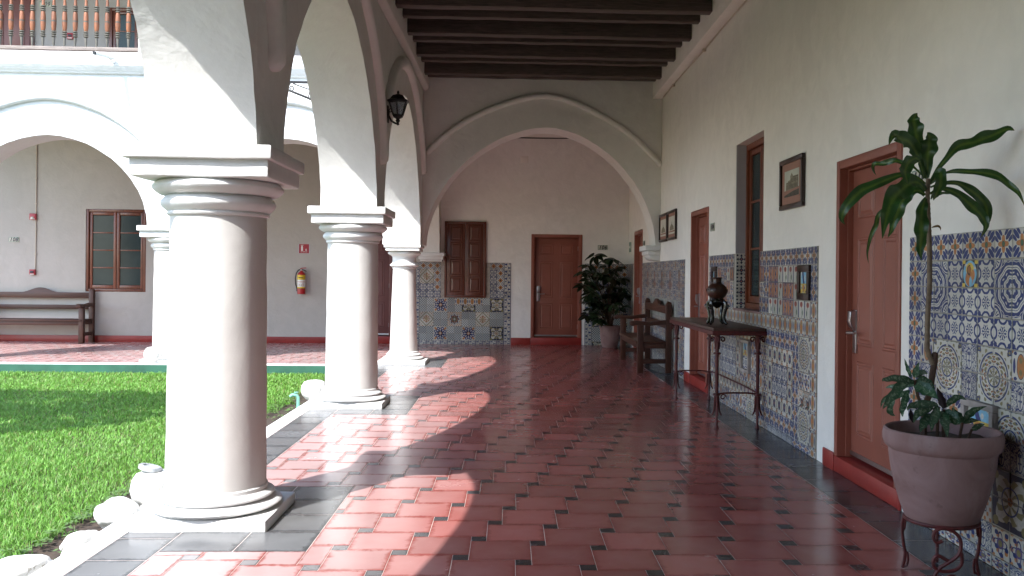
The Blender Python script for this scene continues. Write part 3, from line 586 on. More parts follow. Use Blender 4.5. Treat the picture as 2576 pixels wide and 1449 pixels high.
# ---------------------------------------------------------------- columns
def ring(r, z0, z1, bulge, n=8): return [(r + bulge * math.sin(PI * k / n), z0 + (z1 - z0) * k / n) for k in range(n + 1)]
def column(x, y, label, slim=False):
    c = thing('column', label, 'column', (x, y, 0), group='white columns carrying the arches')
    mb = MB(); mb.box(x - .365, x + .375, y - .335, y + .335, -.01, .062); mb.build('plinth', 'trim_white', c, bevel=.012, rough=.0035)
    s = .78 if slim else .945; q_ = .945
    mb = MB(); mb.lathe([(.33 * s, .06)] + ring(.33 * s, .062, .118, .055) + ring(.315 * s, .120, .160, .028) + [(.302 * s, .165), (.302 * s, .185), (.285 * s, .195)], x, y, 56, wob=.005); mb.build('base', 'trim_white', c)
    zt = 1.49 if slim else 1.735; rb, rt_ = (.217, .178) if slim else (.277, .265)
    mb = MB(); mb.lathe([(rb - (rb - rt_) * k / 10 + .002 * math.sin(k * 2.2), .19 + (zt - .19) * k / 10) for k in range(11)], x, y, 56, wob=.0022); mb.build('shaft', 'shaft_plaster', c)
    if slim:
        mb = MB(); mb.lathe(ring(.185, 1.488, 1.515, .006) + ring(.195, 1.517, 1.575, .032) + [(.192, 1.59), (.186, 1.62), (.188, 1.67), (.205, 1.695)] + ring(.215, 1.70, 1.768, .045), x, y, 48); mb.build('capital', 'trim_white', c)
        mb = MB(); mb.box(x - .262, x + .262, y - .29, y + .29, 1.766, 1.818); mb.box(x - .285, x + .285, y - .31, y + .31, 1.816, 1.864); mb.build('abacus', 'trim_white', c, bevel=.010, rough=.004)
    else:
        mb = MB(); mb.lathe([(.264, 1.732)] + ring(.277, 1.736, 1.758, .006) + ring(.283, 1.762, 1.850, .034) + [(.300, 1.852)] + ring(.318, 1.854, 1.938, .043), x, y, 56, wob=.004); mb.build('capital', 'trim_white', c)
        mb = MB(); mb.box(x - .372, x + .375, y - .36, y + .36, 1.932, 2.031); mb.box(x - .405, x + .398, y - .395, y + .395, 2.028, 2.106); mb.build('abacus', 'trim_white', c, bevel=.012, rough=.004)
    return c
column(-1.69, COLY[1], 'thick white column with garden lamp at its foot, largest and nearest of all')
column(-1.69, COLY[2], 'white column standing in front of the end-wall door, second along the corridor edge')
column(-1.672, COLY[3], 'slim white column with a neck ring under the cross arch', True)
column(WCX[0], 14.25, 'white column across the lawn next to the wooden-framed window')
column(-1.69, COLY[0], 'white column behind the viewpoint carrying the near end of the arcade')
column(WCX[1], 14.25, 'white column across the lawn in front of the long bench')

# ---------------------------------------------------------------- wing across the lawn
PW = lambda u, z, d: (u, 13.97 + d, z)
W2 = arch_pts(-7.08, 3.48, -8.60, Z0, -5.57, Z0, 1.88); W1 = arch_pts(-3.49, 3.48, -5.0, Z0, -1.985, Z0, 1.88)
mb = MB(); arcade(mb, [(-9.3, Z0)] + W2 + W1, 4.72, PW, 0, .56); wf = mb.build('facade_wall', 'facade_white', merge=True, rough=.006); tag(wf, 'sunlit white arcade facade of the far wing across the lawn', 'facade')
mb = MB()
for (c, hw) in ((-7.08, 1.79), (-3.49, 1.51)):
    pts = arch_pts(c, 4.06, c - hw, 2.7, c + hw, 2.7, 1.8, 36); rib(mb, [q for q in pts if q[1] > 3.2], PW, .12, .07)
mb.build('arch_moulding', 'facade_white', wf, angle=50)
prof = [(13.968, 4.41), (13.93, 4.425), (13.925, 4.445), (13.895, 4.47), (13.885, 4.50), (13.86, 4.525), (13.85, 4.545), (13.85, 4.725), (13.968, 4.725)]
mb = MB(); mb.prism(prof, lambda a, z: (-9.3, a, z), lambda a, z: (-1.985, a, z)); mb.build('cornice', 'trim_white', wf, bevel=.004)
mb = MB(); mb.box(-12, -1.4, 13.99, YF + .3, 4.722, 4.77); mb.box(-12, -2.0, 14.55, YF, 4.5, 4.60); o = mb.build('gallery_floor', 'grey_sill'); tag(o, kind='structure')
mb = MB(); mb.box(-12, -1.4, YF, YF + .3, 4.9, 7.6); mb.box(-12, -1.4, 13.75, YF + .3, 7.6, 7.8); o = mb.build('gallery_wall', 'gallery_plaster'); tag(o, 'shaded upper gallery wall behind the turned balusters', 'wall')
rail = thing('balcony_railing', 'balcony railing of turned orange and grey wooden balusters', 'railing', (-7.2, 14.08, 4.78))
mb = MB(); mb.box(-9.3, -5.70, 14.0, 14.16, 4.785, 4.842); mb.build('bottom_rail', 'sill_wood', rail, bevel=.008)
mb = MB(); mb.box(-9.3, -5.70, 14.03, 14.13, 5.66, 5.74); mb.build('handrail', 'baluster_wood', rail, bevel=.012)
def rg(z): return ring(.018, z, z + .032, .019, 6)
mb = MB(); mb.lathe([(.011, 0), (.016, .06), (.021, .155)], n=14, mi=1)
for z in (.157, .190, .223): mb.lathe(rg(z), n=14, mi=1)
mb.lathe([(.026, .257), (.034, .30), (.0375, .38), (.0375, .392)], n=14); mb.lathe([(.035, .392), (.035, .399), (.0375, .400), (.0375, .406), (.035, .407), (.035, .415)], n=14, mi=1); mb.lathe([(.0375, .415), (.037, .43), (.033, .51), (.027, .548)], n=14)
for z in (.549, .582, .615): mb.lathe(rg(z), n=14, mi=1)
mb.lathe([(.024, .648), (.019, .72), (.012, .822)], n=14)
bme = mb.mesh('baluster', ['baluster_wood', 'baluster_grey'])
for k in range(22): inst('baluster', bme, rail, (-5.766 - .1613 * k + 7.2, random.uniform(-.003, .003), .06), (0, 0, random.uniform(0, 6)))
mb = MB(); mb.box(-5.70, -5.44, 13.88, 14.2, 4.56, 5.9); o = mb.build('railing_pier', 'facade_white', bevel=.01); tag(o, 'white masonry pier that ends the balcony railing beside the thick column', 'pier')
cam_ = thing('security_camera', 'small white bullet camera fixed on the balcony cornice', 'camera', (-6.10, 13.85, 4.62))
mb = MB(); mb.tube([(-6.165, 13.50, 4.628), (-6.035, 13.80, 4.632)], .030, 14); mb.build('camera_body', 'label_white', cam_)
mb = MB(); mb.tube([(-6.1655, 13.499, 4.628), (-6.176, 13.475, 4.6275)], .025, 14); mb.build('lens', 'rubber', cam_)
mb = MB(); mb.tube([(-6.07, 13.72, 4.612), (-6.05, 13.85, 4.57)], .012, 8); mb.build('bracket', 'label_white', cam_)

# ---------------------------------------------------------------- doors
def lpart(mb, name, mat, parent, **k): return mb.build(name, mat, parent, local=True, **k)
def hotel_door(label, loc, rz, wd=1.05, h=2.26, step=.14, mat='door_paint', proto=[None]):
    """drawn facing -y with its foot at the origin: frame, leaf with six raised panels, card lock, step"""
    t = thing('panelled_door', label, 'door', loc, rz, 'brown panelled room doors'); t['_w'] = 0
    mb = MB(); a = wd / 2; f = .062; dp = .20
    for (x0, x1) in ((-a, -a + f), (a - f, a)): mb.box(x0, x1, -.012, dp, step + .002, h)
    mb.box(-a + f, a - f, -.012, dp, h - f, h)
    for (x0, x1) in ((-a + f, -a + f + .016), (a - f - .016, a - f)): mb.box(x0, x1, .048, dp - .002, step + .002, h - f - .001)
    mb.box(-a + f + .016, a - f - .016, .048, dp - .002, h - f - .016, h - f - .001)
    lpart(mb, 'door_frame', mat, t, bevel=.005)
    lw = a - f - .018; z0 = step + .022; z1 = h - f - .02; H = z1 - z0
    mb = MB(); mb.box(-lw, lw, .085, .13, z0, z1); leaf = lpart(mb, 'door_leaf', mat, t, bevel=.003)
    pw = lw * .62
    for sx in (-1, 1):
        for (b0, b1) in ((.075, .335), (.39, .765), (.83, .945)):
            mb = MB(); xc = sx * lw * .47; x0, x1 = xc - pw / 2, xc + pw / 2; q0, q1 = z0 + H * b0, z0 + H * b1
            # sunk moulding ring, then a raised field
            prof = [(0, .0845), (.008, .0775), (.018, .0775), (.026, .087), (.036, .087), (.052, .079)]
            L = [[(x0 + i, y, q0 + i), (x1 - i, y, q0 + i), (x1 - i, y, q1 - i), (x0 + i, y, q1 - i)] for (i, y) in prof]
            mb.add([p for l in L for p in l], [(4 * k + e, 4 * k + (e + 1) % 4, 4 * k + 4 + (e + 1) % 4, 4 * k + 4 + e) for k in range(5) for e in range(4)] + [(20, 21, 22, 23)])
            lpart(mb, 'door_panel', mat, t, angle=20)
    hx = -lw + .075; hz = 1.03
    mb = MB(); mb.box(hx - .034, hx + .034, .072, .086, hz - .15, hz + .16); mb.prism([(.072, hz + .01), (.045, hz + .03), (.028, hz + .08), (.034, hz + .15), (.072, hz + .155)], lambda y, z: (hx - .031, y, z), lambda y, z: (hx + .031, y, z)); lk = lpart(mb, 'card_lock', 'steel', t, bevel=.004)
    mb = MB(); mb.tube([(hx, .074, hz - .005), (hx, .02, hz - .005)], .011, 10); mb.tube([(hx, .022, hz - .005), (hx + .05, .020, hz - .003), (hx + .125, .026, hz + .001)], [.012, .011, .009], 10); lpart(mb, 'lever', 'steel', lk)
    mb = MB(); mb.box(-lw, lw, .079, .0845, z0 + .001, z0 + .03); lpart(mb, 'door_sweep', 'steel', t)
    for zz in (z0 + .2, z0 + H / 2, z1 - .2):
        mb = MB(); mb.box(lw - .004, lw + .012, .075, .092, zz - .045, zz + .045); lpart(mb, 'hinge', 'steel', t)
    mb = MB(); mb.box(-a - .0, a + .0, -.013, dp + .02, 0, step); lpart(mb, 'door_step', 'red_paint', t, bevel=.006)
    mb = MB(); mb.box(-a, a, dp + .001, dp + .04, step, h - .001); lpart(mb, 'door_back', mat, t)
    return t
hotel_door('brown panelled door between the potted dracaena and the tile panel below the print', (XR, 5.945, 0), -PI / 2, 1.088, 2.272, .115)
hotel_door('brown panelled door behind the far end of the console table', (XR, 11.28, 0), -PI / 2, 1.038, 2.268, .12)
hotel_door('brown panelled door just past the bench, beyond the cross arch', (XR, 16.69, 0), -PI / 2, 1.038, 2.255, .12)
hotel_door('brown panelled door 106 seen whole under the cross arch', (.9425, YF, 0), 0, 1.033, 2.238, .145)
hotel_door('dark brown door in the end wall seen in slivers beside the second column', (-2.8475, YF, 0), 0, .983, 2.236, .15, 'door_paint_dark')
# upper gallery door and window stand on the wall face
def plank_rect(name, mat, parent, x0, x1, y0, y1, z0, z1, bevel=.004): mb = MB(); mb.box(x0, x1, y0, y1, z0, z1); return mb.build(name, mat, parent, bevel=bevel)
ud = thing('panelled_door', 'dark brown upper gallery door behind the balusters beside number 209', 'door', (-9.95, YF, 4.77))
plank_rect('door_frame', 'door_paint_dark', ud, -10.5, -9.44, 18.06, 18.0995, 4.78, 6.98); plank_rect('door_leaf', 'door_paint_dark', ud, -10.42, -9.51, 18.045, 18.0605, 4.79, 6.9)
for z0, z1 in ((4.95, 5.6), (5.75, 6.45)):
    for x0, x1 in ((-10.33, -10.01), (-9.92, -9.6)): plank_rect('door_panel', 'door_paint_dark', ud, x0, x1, 18.033, 18.046, z0, z1, .01)

# windows with two casements
def casement(label, loc, rz, wd, h, rows=4, fr=.055, glass='window_glass', wmat='window_wood', name='casement_window', depth=.0):
    t = thing(name, label, 'window', loc, rz); t['_w'] = 0; a = wd / 2
    mb = MB(); mb.box(-a, -a + fr, -.02, .09, 0, h); mb.box(a - fr, a, -.02, .09, 0, h); mb.box(-a + fr, a - fr, -.02, .09, 0, fr); mb.box(-a + fr, a - fr, -.02, .09, h - fr, h); lpart(mb, 'window_frame', wmat, t, bevel=.004)
    for s in (-1, 1):
        x0, x1 = sorted((s * .004, s * (a - fr - .004))); st = .058
        mb = MB(); mb.box(x0, x0 + st, .005, .045, fr + .004, h - fr - .004); mb.box(x1 - st, x1, .005, .045, fr + .004, h - fr - .004); zz0, zz1 = fr + .004, h - fr - .004
        mb.box(x0 + st, x1 - st, .006, .044, zz0, zz0 + st * 1.2); mb.box(x0 + st, x1 - st, .006, .044, zz1 - st, zz1)
        b0 = zz0 + st * 1.2; ph = (zz1 - st - b0) / rows
        for k in range(1, rows): mb.box(x0 + st, x1 - st, .008, .042, b0 + ph * k - .012, b0 + ph * k + .012)
        sash = lpart(mb, 'casement', wmat, t, bevel=.004)
        for k in range(rows):
            mb = MB(); mb.box(x0 + st - .003, x1 - st + .003, .024, .030, b0 + ph * k + .009, b0 + ph * (k + 1) - .009); lpart(mb, 'pane', glass, sash)
    mb = MB(); mb.box(-a + .01, a - .01, .091, .13, .01, h - .01); lpart(mb, 'backing', 'cable', t)
    return t
casement('wooden casement window with eight dark teal panes above the far bench', (-7.8225, YF + .03, .992), 0, 1.173, 1.637)
casement('orange-brown casement window set deep in the tiled niche of the door wall', (2.53, 8.955, 1.085), -PI / 2, 1.046, 1.735, 3, .06)
casement('dark upper gallery window behind the last balusters', (-7.40, YF - .10, 5.0), 0, 1.1, 1.6, 4, .06, wmat='shutter_wood')
sh = thing('wooden_shutters', 'closed reddish wooden shutters with raised panels over the blue tiles', 'shutters', (-.905, YF, .94)); sh['_w'] = 0
mb = MB()
for q in ((-.416, -.372, 0, 1.535), (.372, .416, 0, 1.535), (-.372, .372, 0, .04), (-.372, .372, 1.495, 1.535)): mb.box(q[0], q[1], -.05, -.001, q[2], q[3])
lpart(mb, 'shutter_frame', 'shutter_wood', sh, bevel=.005)
for s in (-1, 1):
    x0, x1 = sorted((s * .003, s * .368)); mb = MB(); mb.box(x0, x1, -.036, -.004, .043, 1.492); lf = lpart(mb, 'shutter_leaf', 'shutter_wood', sh, bevel=.004)
    for k in range(4):
        q0 = .115 + k * .345; a0, a1 = x0 + .075, x1 - .065; mb = MB(); prof = [(-.012, -.0365), (-.006, -.046), (.004, -.046), (.012, -.034), (.022, -.034), (.045, -.044)]
        L = [[(a0 + i, y, q0 + i), (a1 - i, y, q0 + i), (a1 - i, y, q0 + .295 - i), (a0 + i, y, q0 + .295 - i)] for (i, y) in prof]
        mb.add([p for l in L for p in l], [(4 * c + e, 4 * c + (e + 1) % 4, 4 * c + 4 + (e + 1) % 4, 4 * c + 4 + e) for c in range(5) for e in range(4)] + [(20, 21, 22, 23)]); lpart(mb, 'shutter_panel', 'shutter_wood', sh, angle=20)
# niche lining and sill
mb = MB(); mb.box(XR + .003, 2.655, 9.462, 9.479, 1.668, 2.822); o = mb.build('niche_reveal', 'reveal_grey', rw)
mb = MB(); mb.box(XR - .016, 2.70, 8.43, 9.478, 1.062, 1.084); mb.build('niche_sill', 'terracotta', rw, bevel=.004)

# ---------------------------------------------------------------- baseboards
def baseboard(x0, x1, y0, y1, h, label): mb = MB(); mb.box(x0, x1, y0, y1, -.004, h); o = mb.build('baseboard', 'red_paint', bevel=.006); return tag(o, label, 'baseboard', 'red painted baseboards')
baseboard(2.390, 2.404, 5.365, 5.399, .125, 'stub of red baseboard beside the door next to the potted dracaena')
baseboard(2.388, 2.404, 6.492, 6.715, .132, 'short red baseboard between the near door and the tile panel')
baseboard(2.388, 2.404, 11.802, 12.16, .13, 'red baseboard between the middle door and the bench tile panel')
baseboard(2.388, 2.404, 10.68, 10.758, .13, 'stub of red baseboard under the far leg of the console table')
baseboard(.03, .424, YF - .016, YF - .001, .137, 'red baseboard between the tile panel and door 106')
baseboard(-2.354, -1.99, YF - .016, YF - .001, .13, 'red baseboard hidden behind the slim column')
baseboard(-12, -3.342, YF - .016, YF - .001, .125, 'long dark red baseboard under the bench and the extinguisher')

# ---------------------------------------------------------------- tile dados
VAR = {}
def wall_tile_mesh(design, q=0):
    k = (design, q)
    if k in VAR: return VAR[k]
    me = bpy.data.meshes.new('tile'); c = .02; vs = []
    for (y, i) in ((0, 0), (-.007, 0), (-.009, c)): vs += [(-.5 + i, y, -.5 + i), (.5 - i, y, -.5 + i), (.5 - i, y, .5 - i), (-.5 + i, y, .5 - i)]
    fs = [(8, 9, 10, 11)] + [(4 * l + e, 4 * l + (e + 1) % 4, 4 * l + 4 + (e + 1) % 4, 4 * l + 4 + e) for l in (0, 1) for e in range(4)]
    me.from_pydata(vs, [], fs); me.materials.append(MATS['tile_' + design]); uv = me.uv_layers.new(name='UVMap')
    for l in me.loops:
        p = vs[l.vertex_index]; u, v = p[0] + .5, p[2] + .5
        if design in QUAD:                   # q: which quarter of the 2x2 motif: 0 TL 1 TR 2 BL 3 BR
            if q in (0, 2): u = 1 - u
            if q in (2, 3): v = 1 - v
        elif q == 1: u = 1 - u
        uv.data[l.index].uv = (u, v)
    VAR[k] = me; return me
def dado(label, loc, rz, cols, x_left, pu, rows, ztop, pv, layout, bed=None, cat='tile panel', zmin=.0):
    """facing -y; column 0 at x_left (viewer's left); row 0 on top"""
    t = thing('tile_dado', label, cat, loc, rz, 'painted tile dados'); t['_w'] = 0
    for (x0, x1, z0, z1) in (bed or [(x_left, x_left + cols * pu, zmin, ztop)]):
        mb = MB(); mb.box(x0, x1, -.005, -.0005, z0, z1); lpart(mb, 'grout_bed', 'dado_grout', t)
    for r in range(rows):
        for c in range(cols):
            d = layout(c, r)
            if not d: continue
            d, q = d if isinstance(d, tuple) else (d, 0)
            z1 = ztop - r * pv; z0 = max(z1 - pv, zmin)
            if z1 - z0 < .03: continue
            inst('tile', wall_tile_mesh(d, q), t, (x_left + (c + .5) * pu + random.gauss(0, .0006), -.004 + random.gauss(0, .0006), (z0 + z1) / 2 + random.gauss(0, .0006)), (random.gauss(0, .006), random.gauss(0, .004), random.gauss(0, .006)), (pu - .004, 1, z1 - z0 - .004))
    return t
def q2(d, c, r, c0, r0): return (d, (c - c0) % 2 + 2 * ((r - r0) % 2))
def lay_near(c, r):                          # panel behind the pot
    if r == 0 or (c == 0 and r <= 6): return 'flower'
    if r in (1, 2):
        if c in (1, 2): return q2('medal', c, r, 1, 1)
        if c in (6, 7): return q2('medal', c, r, 6, 1)
        if c == 4 and r == 1: return 'saint'
        return 'snow'
    if r == 3: return 'snow'
    if r in (4, 5):
        if c in (2, 3): return q2('ring', c, r, 2, 4)
        if c in (5, 6): return q2('ring', c, r, 5, 4)
        if c == 7: return 'orange' if r == 4 else 'foliage'
        return 'foliage' if c == 4 or r == 5 else 'orange'
    if r in (6, 7): return q2('ring', c, r, 6, 6) if c in (6, 7) and r == 6 else ('foliage' if (c + r) % 3 else 'flower')
    if r in (8, 9):
        if c in (4, 5): return q2('star', c, r, 4, 8)
        if c in (6, 7): return q2('fleur', c, r, 6, 8)
        return 'mix' if (c + r) % 2 else 'orange'
    return 'mix' if (c + r) % 3 else 'foliage'
dado('blue and white tile panel with ring medallions behind the potted dracaena', (XR, 5.268, 0), -PI / 2, 9, 0, .1573, 12, 1.666, .1455, lay_near)
NC = 26
def lay_mid(c_, r):                          # c counts from the near edge, where the panel meets the near door
    c = NC - 1 - c_; y = 6.885 + (c + .5) * .1453
    if r <= 3 and 8.42 < y < 9.49: return None
    if c == 0: return 'flower' if r <= 2 else 'orange'
    if r == 0: return 'flower'
    if c < 10:
        if 1 <= r <= 3:
            if c in (1, 2): return 'scene' if False else ('carnation', c % 2) if r == 3 else None
            if c == 3: return 'carnation'
            if c in (4, 5): return 'carnation' if r == 1 else ('panel', c % 2)
            if c == 6: return ('carnation', 1)
            if c in (7, 8): return ('panel', c % 2) if r < 3 else ('carnation', c % 2)
            return 'flower'
        if r == 4: return 'orange'
        if r == 5: return 'flower' if c not in (1, 2) else q2('ring', 1 - c + 1, r, 0, 5)
        if r == 6 and c in (1, 2): return q2('ring', 1 - c + 1, r, 0, 5)
        if c in (1, 2) and r in (9, 10): return q2('ring', 1 - c + 1, r, 0, 9)
        if c in (1, 2): return 'mix' if r == 7 else 'star' if r == 8 else 'flower'
        if r in (6, 9) and 4 <= c <= 8 or r in (7, 8) and c in (4, 8): return 'oval'
        if r in (7, 8) and 5 <= c <= 7: return 'snow'
        if r == 10 or c == 3: return 'flower'
        if c == 9: return 'mix'
        return 'foliage' if r > 10 else 'flower'
    if r == 4: return 'orange'
    if c == 11 and r > 4: return 'vine'
    if r in (5, 9) or r in (6, 7, 8) and c in (16, 22): return 'oval'
    if r in (6, 7, 8) and 16 < c < 22: return 'snow'
    if r == 10 and c in (12, 13) or r == 11 and c in (12, 13): return q2('ring', 13 - c, r, 0, 10)
    if r <= 3: return ('mix', 'flower', 'carnation', 'panel')[(c * 3 + r * 5) % 4]
    return ('flower', 'mix', 'orange')[(c + 2 * r) % 3]
md = dado('multicoloured tile panel round the window niche, behind the console table', (XR, 10.66, 0), -PI / 2, NC, 0, .1453, 12, 1.666, .1455, lay_mid, [(0, 1.17, 0, 1.666), (1.17, 2.235, 0, 1.06), (2.235, 3.778, 0, 1.666)])
me_a = wall_tile_mesh('arrow')
for k in range(5):                           # tiles that line the far reveal of the niche
    o = inst('tile', me_a, md, (1.186, .065, 1.666 - .118 * (k + .5)), (0, 0, PI / 2), (.118, 1, .114))
NC3 = 27
def lay_far(c_, r):
    c = NC3 - 1 - c_
    if c == 0: return 'flower'
    if 3 <= c <= 20 and r in (4, 5) or c in (3, 4, 5) and 4 <= r <= 9: return 'mesh'
    if 6 <= c <= 20 and r == 6: return 'orange'
    if 6 <= c <= 20 and r >= 8: return ('vine', 'snow', 'foliage')[(r + c) % 3]
    if r in (1, 2) and c in (4, 5): return q2('medal', 5 - c, r, 0, 1)
    if r in (1, 2) and c % 5 == 2: return 'panel'
    return ('mix', 'mix', 'flower', 'orange', 'foliage')[(c * 7 + r * 3) % 5]
dado('dense multicoloured tile panel behind the wooden bench by the cross arch', (XR, 16.13, 0), -PI / 2, NC3, 0, .1455, 12, 1.652, .1455, lambda c, r: lay_far(c, r) if not (r == 11) else 'mix' if c > 2 else None)
def lay_end(c, r):
    x = -1.955 + (c + .5) * .1412
    if r <= 4 and -1.34 < x < -.47: return None
    if c == 13: return 'vine'
    if r <= 4:
        if c in (1, 2) and r in (1, 2): return q2('lozenge', c, r, 1, 1)
        return 'diamond' if (r == 0 or c in (3, 12, 4) and r != 4) else 'snow'
    k, rr = (c - 1) // 2, (r - 5) // 2
    if c == 0 or r > 10: return 'vine'
    if r == 5 and 6 <= c <= 9: return 'orange'
    m_ = {(1, 0): 'bloom', (2, 0): None, (3, 0): 'fleur', (5, 0): 'fleur', (0, 1): 'lozenge', (2, 1): 'star', (4, 1): 'lozenge', (1, 2): 'bloom', (3, 2): 'bloom', (5, 2): 'fleur'}.get((k, rr))
    if m_: return q2(m_, c, r, 1, 5)
    return 'check'
dado('blue checkered tile panel with medallions under the shutters', (0, YF, 0), 0, 14, -1.955, .1412, 12, 1.651, .1432, lay_end, [(-1.955, -1.325, 0, 1.651), (-1.325, -.488, 0, .94), (-.488, .022, 0, 1.651)])
def lay_corner(c, r):
    if c == 0: return 'vine'
    if r <= 4: return 'diamond' if r in (0, 1) else 'snow'
    k, rr = (c - 1) // 2, (r - 5) // 2
    if (k + rr) % 2 and c < 7 - 1: return q2('fleur', c, r, 1, 5)
    return 'check'
dado('blue tile panel half hidden behind the bushy plant in the corner', (0, YF, 0), 0, 6, 1.52, .146, 12, 1.651, .1432, lay_corner)
dado('narrow tile strip on the door wall in the corner beside the bushy plant', (XR, YF - .01, 0), -PI / 2, 5, 0, .146, 12, 1.651, .1432, lambda c, r: ('snow', 'mix', 'diamond')[(c + r) % 3])

# ---------------------------------------------------------------- framed tile plaques
def plaque(label, y0, y1, z0, z1, kind):
    t = thing('tile_plaque', label, 'plaque', (XR, (y0 + y1) / 2, (z0 + z1) / 2), -PI / 2); t['_w'] = 0; a, h = (y1 - y0) / 2, (z1 - z0) / 2
    if kind == 'saint':
        f = .055; mb = MB(); mb.box(-a, a, -.030, -.004, -h, -h + f); mb.box(-a, a, -.030, -.004, h - f, h); mb.box(-a, -a + f, -.030, -.004, -h + f, h - f); mb.box(a - f, a, -.030, -.004, -h + f, h - f); lpart(mb, 'frame', 'picture_frame', t, bevel=.004)
        inst('tile', wall_tile_mesh('scene'), t, (0, -.006, 0), (0, 0, 0), (2 * (a - f), 1, 2 * (h - f)))
    else:
        f = .035; mb = MB(); mb.box(-a, a, -.045, -.004, -h, -h + f); mb.box(-a, a, -.045, -.004, h - f, h); mb.box(-a, -a + f, -.045, -.004, -h + f, h - f); mb.box(a - f, a, -.045, -.004, -h + f, h - f); lpart(mb, 'frame', 'grey_sill', t, bevel=.004)
        ph = (2 * h - 2 * f) / 2
        for k in range(2): inst('tile', wall_tile_mesh('scene' if k else 'snow'), t, (0, -.014, -h + f + ph * (k + .5)), (0, 0, 0), (2 * (a - f) - .006, 1, ph - .006))
        mb = MB(); mb.box(-a + .01, a - .01, -.016, -.005, -h + .01, h - .01); lpart(mb, 'backing', 'dado_grout', t)
plaque('dark framed picture tile at the upper near corner of the multicoloured panel', 7.035, 7.325, 1.235, 1.52, 'saint')
plaque('dark framed picture tile above the brown vase', 10.25, 10.50, 1.30, 1.535, 'saint')
plaque('white framed tile plaque low on the wall behind the console table legs', 8.765, 9.075, .455, .785, 'w')
plaque('rust-stained white framed tile plaque just behind the pot rim', 4.275, 4.585, .50, .80, 'w')

# ---------------------------------------------------------------- framed prints
def print_frame(label, yc, zc, wd, h, art, tilt=0):
    t = thing('framed_print', label, 'picture', (XR, yc, zc), -PI / 2); t['_w'] = 0; a, b_ = wd / 2, h / 2; f = .04
    mb = MB(); mb.box(-a, a, -.034, -.006, -b_, -b_ + f); mb.box(-a, a, -.034, -.006, b_ - f, b_); mb.box(-a, -a + f, -.034, -.006, -b_ + f, b_ - f); mb.box(a - f, a, -.034, -.006, -b_ + f, b_ - f); lpart(mb, 'frame', 'picture_frame', t, bevel=.005)
    mb = MB(); mb.box(-a + f - .004, a - f + .004, -.016, -.006, -b_ + f - .004, b_ - f + .004); lpart(mb, 'mat_board', 'mat_board', t, smooth=False)
    iw, ih = a - f - .075, b_ - f - (.065 if art else .05)
    if not art: iw += .04
    mb = MB(); mb.box(-iw, iw, -.0185, -.0165, -ih, ih, 0)
    def P(pts, mi, dy): mb.prism([(x * iw, z * ih) for x, z in pts], lambda x, z: (x, -.0186 - dy, z), lambda x, z: (x, -.0182, z), mi)
    if art:
        P([(-1, -1), (1, -1), (1, -.55), (.2, -.62), (-1, -.85)], 2, .0002); P([(-1, -.85), (.2, -.62), (1, -.55), (1, -.38), (-1, -.5)], 3, .0002)
        P([(-.8, -.5), (-.75, .12), (-.55, .12), (-.5, .22), (-.2, .26), (-.15, .42), (.2, .45), (.25, .52), (.9, .50), (.9, -.4)], 1, .0003)
        P([(-.2, .42), (-.16, .58), (-.05, .70), (0, .82), (.06, .70), (.16, .58), (.2, .45)], 1, .0003); P([(.2, .40), (.9, .40), (.9, .45), (.2, .45)], 2, .0006); P([(-.75, .05), (.9, .12), (.9, .15), (-.75, .08)], 2, .0006)
        for k in range(9):
            x = -.68 + k * .175
            for z0, z1 in ((-.42, -.08), (-.02, .03) if k < 4 else (.16, .34)): P([(x, z0), (x + .07, z0), (x + .07, z1), (x, z1)], 2, .0006)
    else:
        P([(-.7, -.6), (.6, -.55), (.5, -.2), (.1, .1), (-.3, .05), (-.6, -.2)], 1, .0003); P([(-.9, -.8), (.9, -.8), (.9, -.62), (-.9, -.66)], 3, .0003); P([(-.2, 0), (-.1, .45), (0, .0)], 1, .0005)
    lpart(mb, 'print', ['print_sky' if art else 'paper', 'print_tone', 'print_dark', 'mat_board'], t, smooth=False)
print_frame('dark framed sepia print of a domed building between the niche and the near door', 7.52, 2.222, .62, .435, True)
print_frame('dark framed pale print with brown mat, nearer one of the hanging pair', 13.155, 2.175, .68, .44, False)
print_frame('dark framed pale print with brown mat, the one beside the cross arch', 13.885, 2.17, .68, .44, False)

# ---------------------------------------------------------------- number plaques and other signs
def number(txt, label, loc, rz, wd=.20, h=.098):
    t = thing('number_plaque', label, 'sign', loc, rz); t['_w'] = 0; a, b_ = wd / 2, h / 2
    mb = MB(); mb.box(-a, a, -.010, -.001, -b_, b_); lpart(mb, 'plate', 'paper', t, bevel=.002)
    mb = MB(); e = .006
    for q in ((-a + .004, a - .004, -b_ + .004, -b_ + .004 + e), (-a + .004, a - .004, b_ - .004 - e, b_ - .004), (-a + .004, -a + .004 + e, -b_ + .01, b_ - .01), (a - .004 - e, a - .004, -b_ + .01, b_ - .01)): mb.box(q[0], q[1], -.0115, -.0095, q[2], q[3])
    lpart(mb, 'border', 'tile_ink', t, smooth=False)
    o = bpy.data.objects.new('numerals', text_mesh(txt, h * 1.02, 'ink', .25, spacing=1.1, bold=.0022)); COL.objects.link(o); o.parent = t; o.location = (0, -.0115, -.002); o.rotation_euler = (PI / 2, 0, 0)
MATS['tile_ink'] = MATS['sign_green']
number('106', 'white tile plaque with italic number 106 above the bushy plant', (1.873, YF, 1.982), 0)
number('108', 'white tile plaque with italic number 108 beside the alarm boxes', (-9.80, YF, 2.005), 0)
number('104', 'small tile plaque numbered 104 between door and window niche', (XR, 10.535, 2.005), -PI / 2)
number('105', 'small tile plaque numbered 105 seen through the cross arch', (XR, 15.95, 2.0), -PI / 2)
number('103', 'tile plaque numbered 103 partly hidden behind the dracaena leaves', (XR, 5.15, 2.0), -PI / 2, .21, .125)
number('209', 'upper floor plaque numbered 209 behind the turned balusters', (-9.235, YF, 6.665), 0, .24, .105)
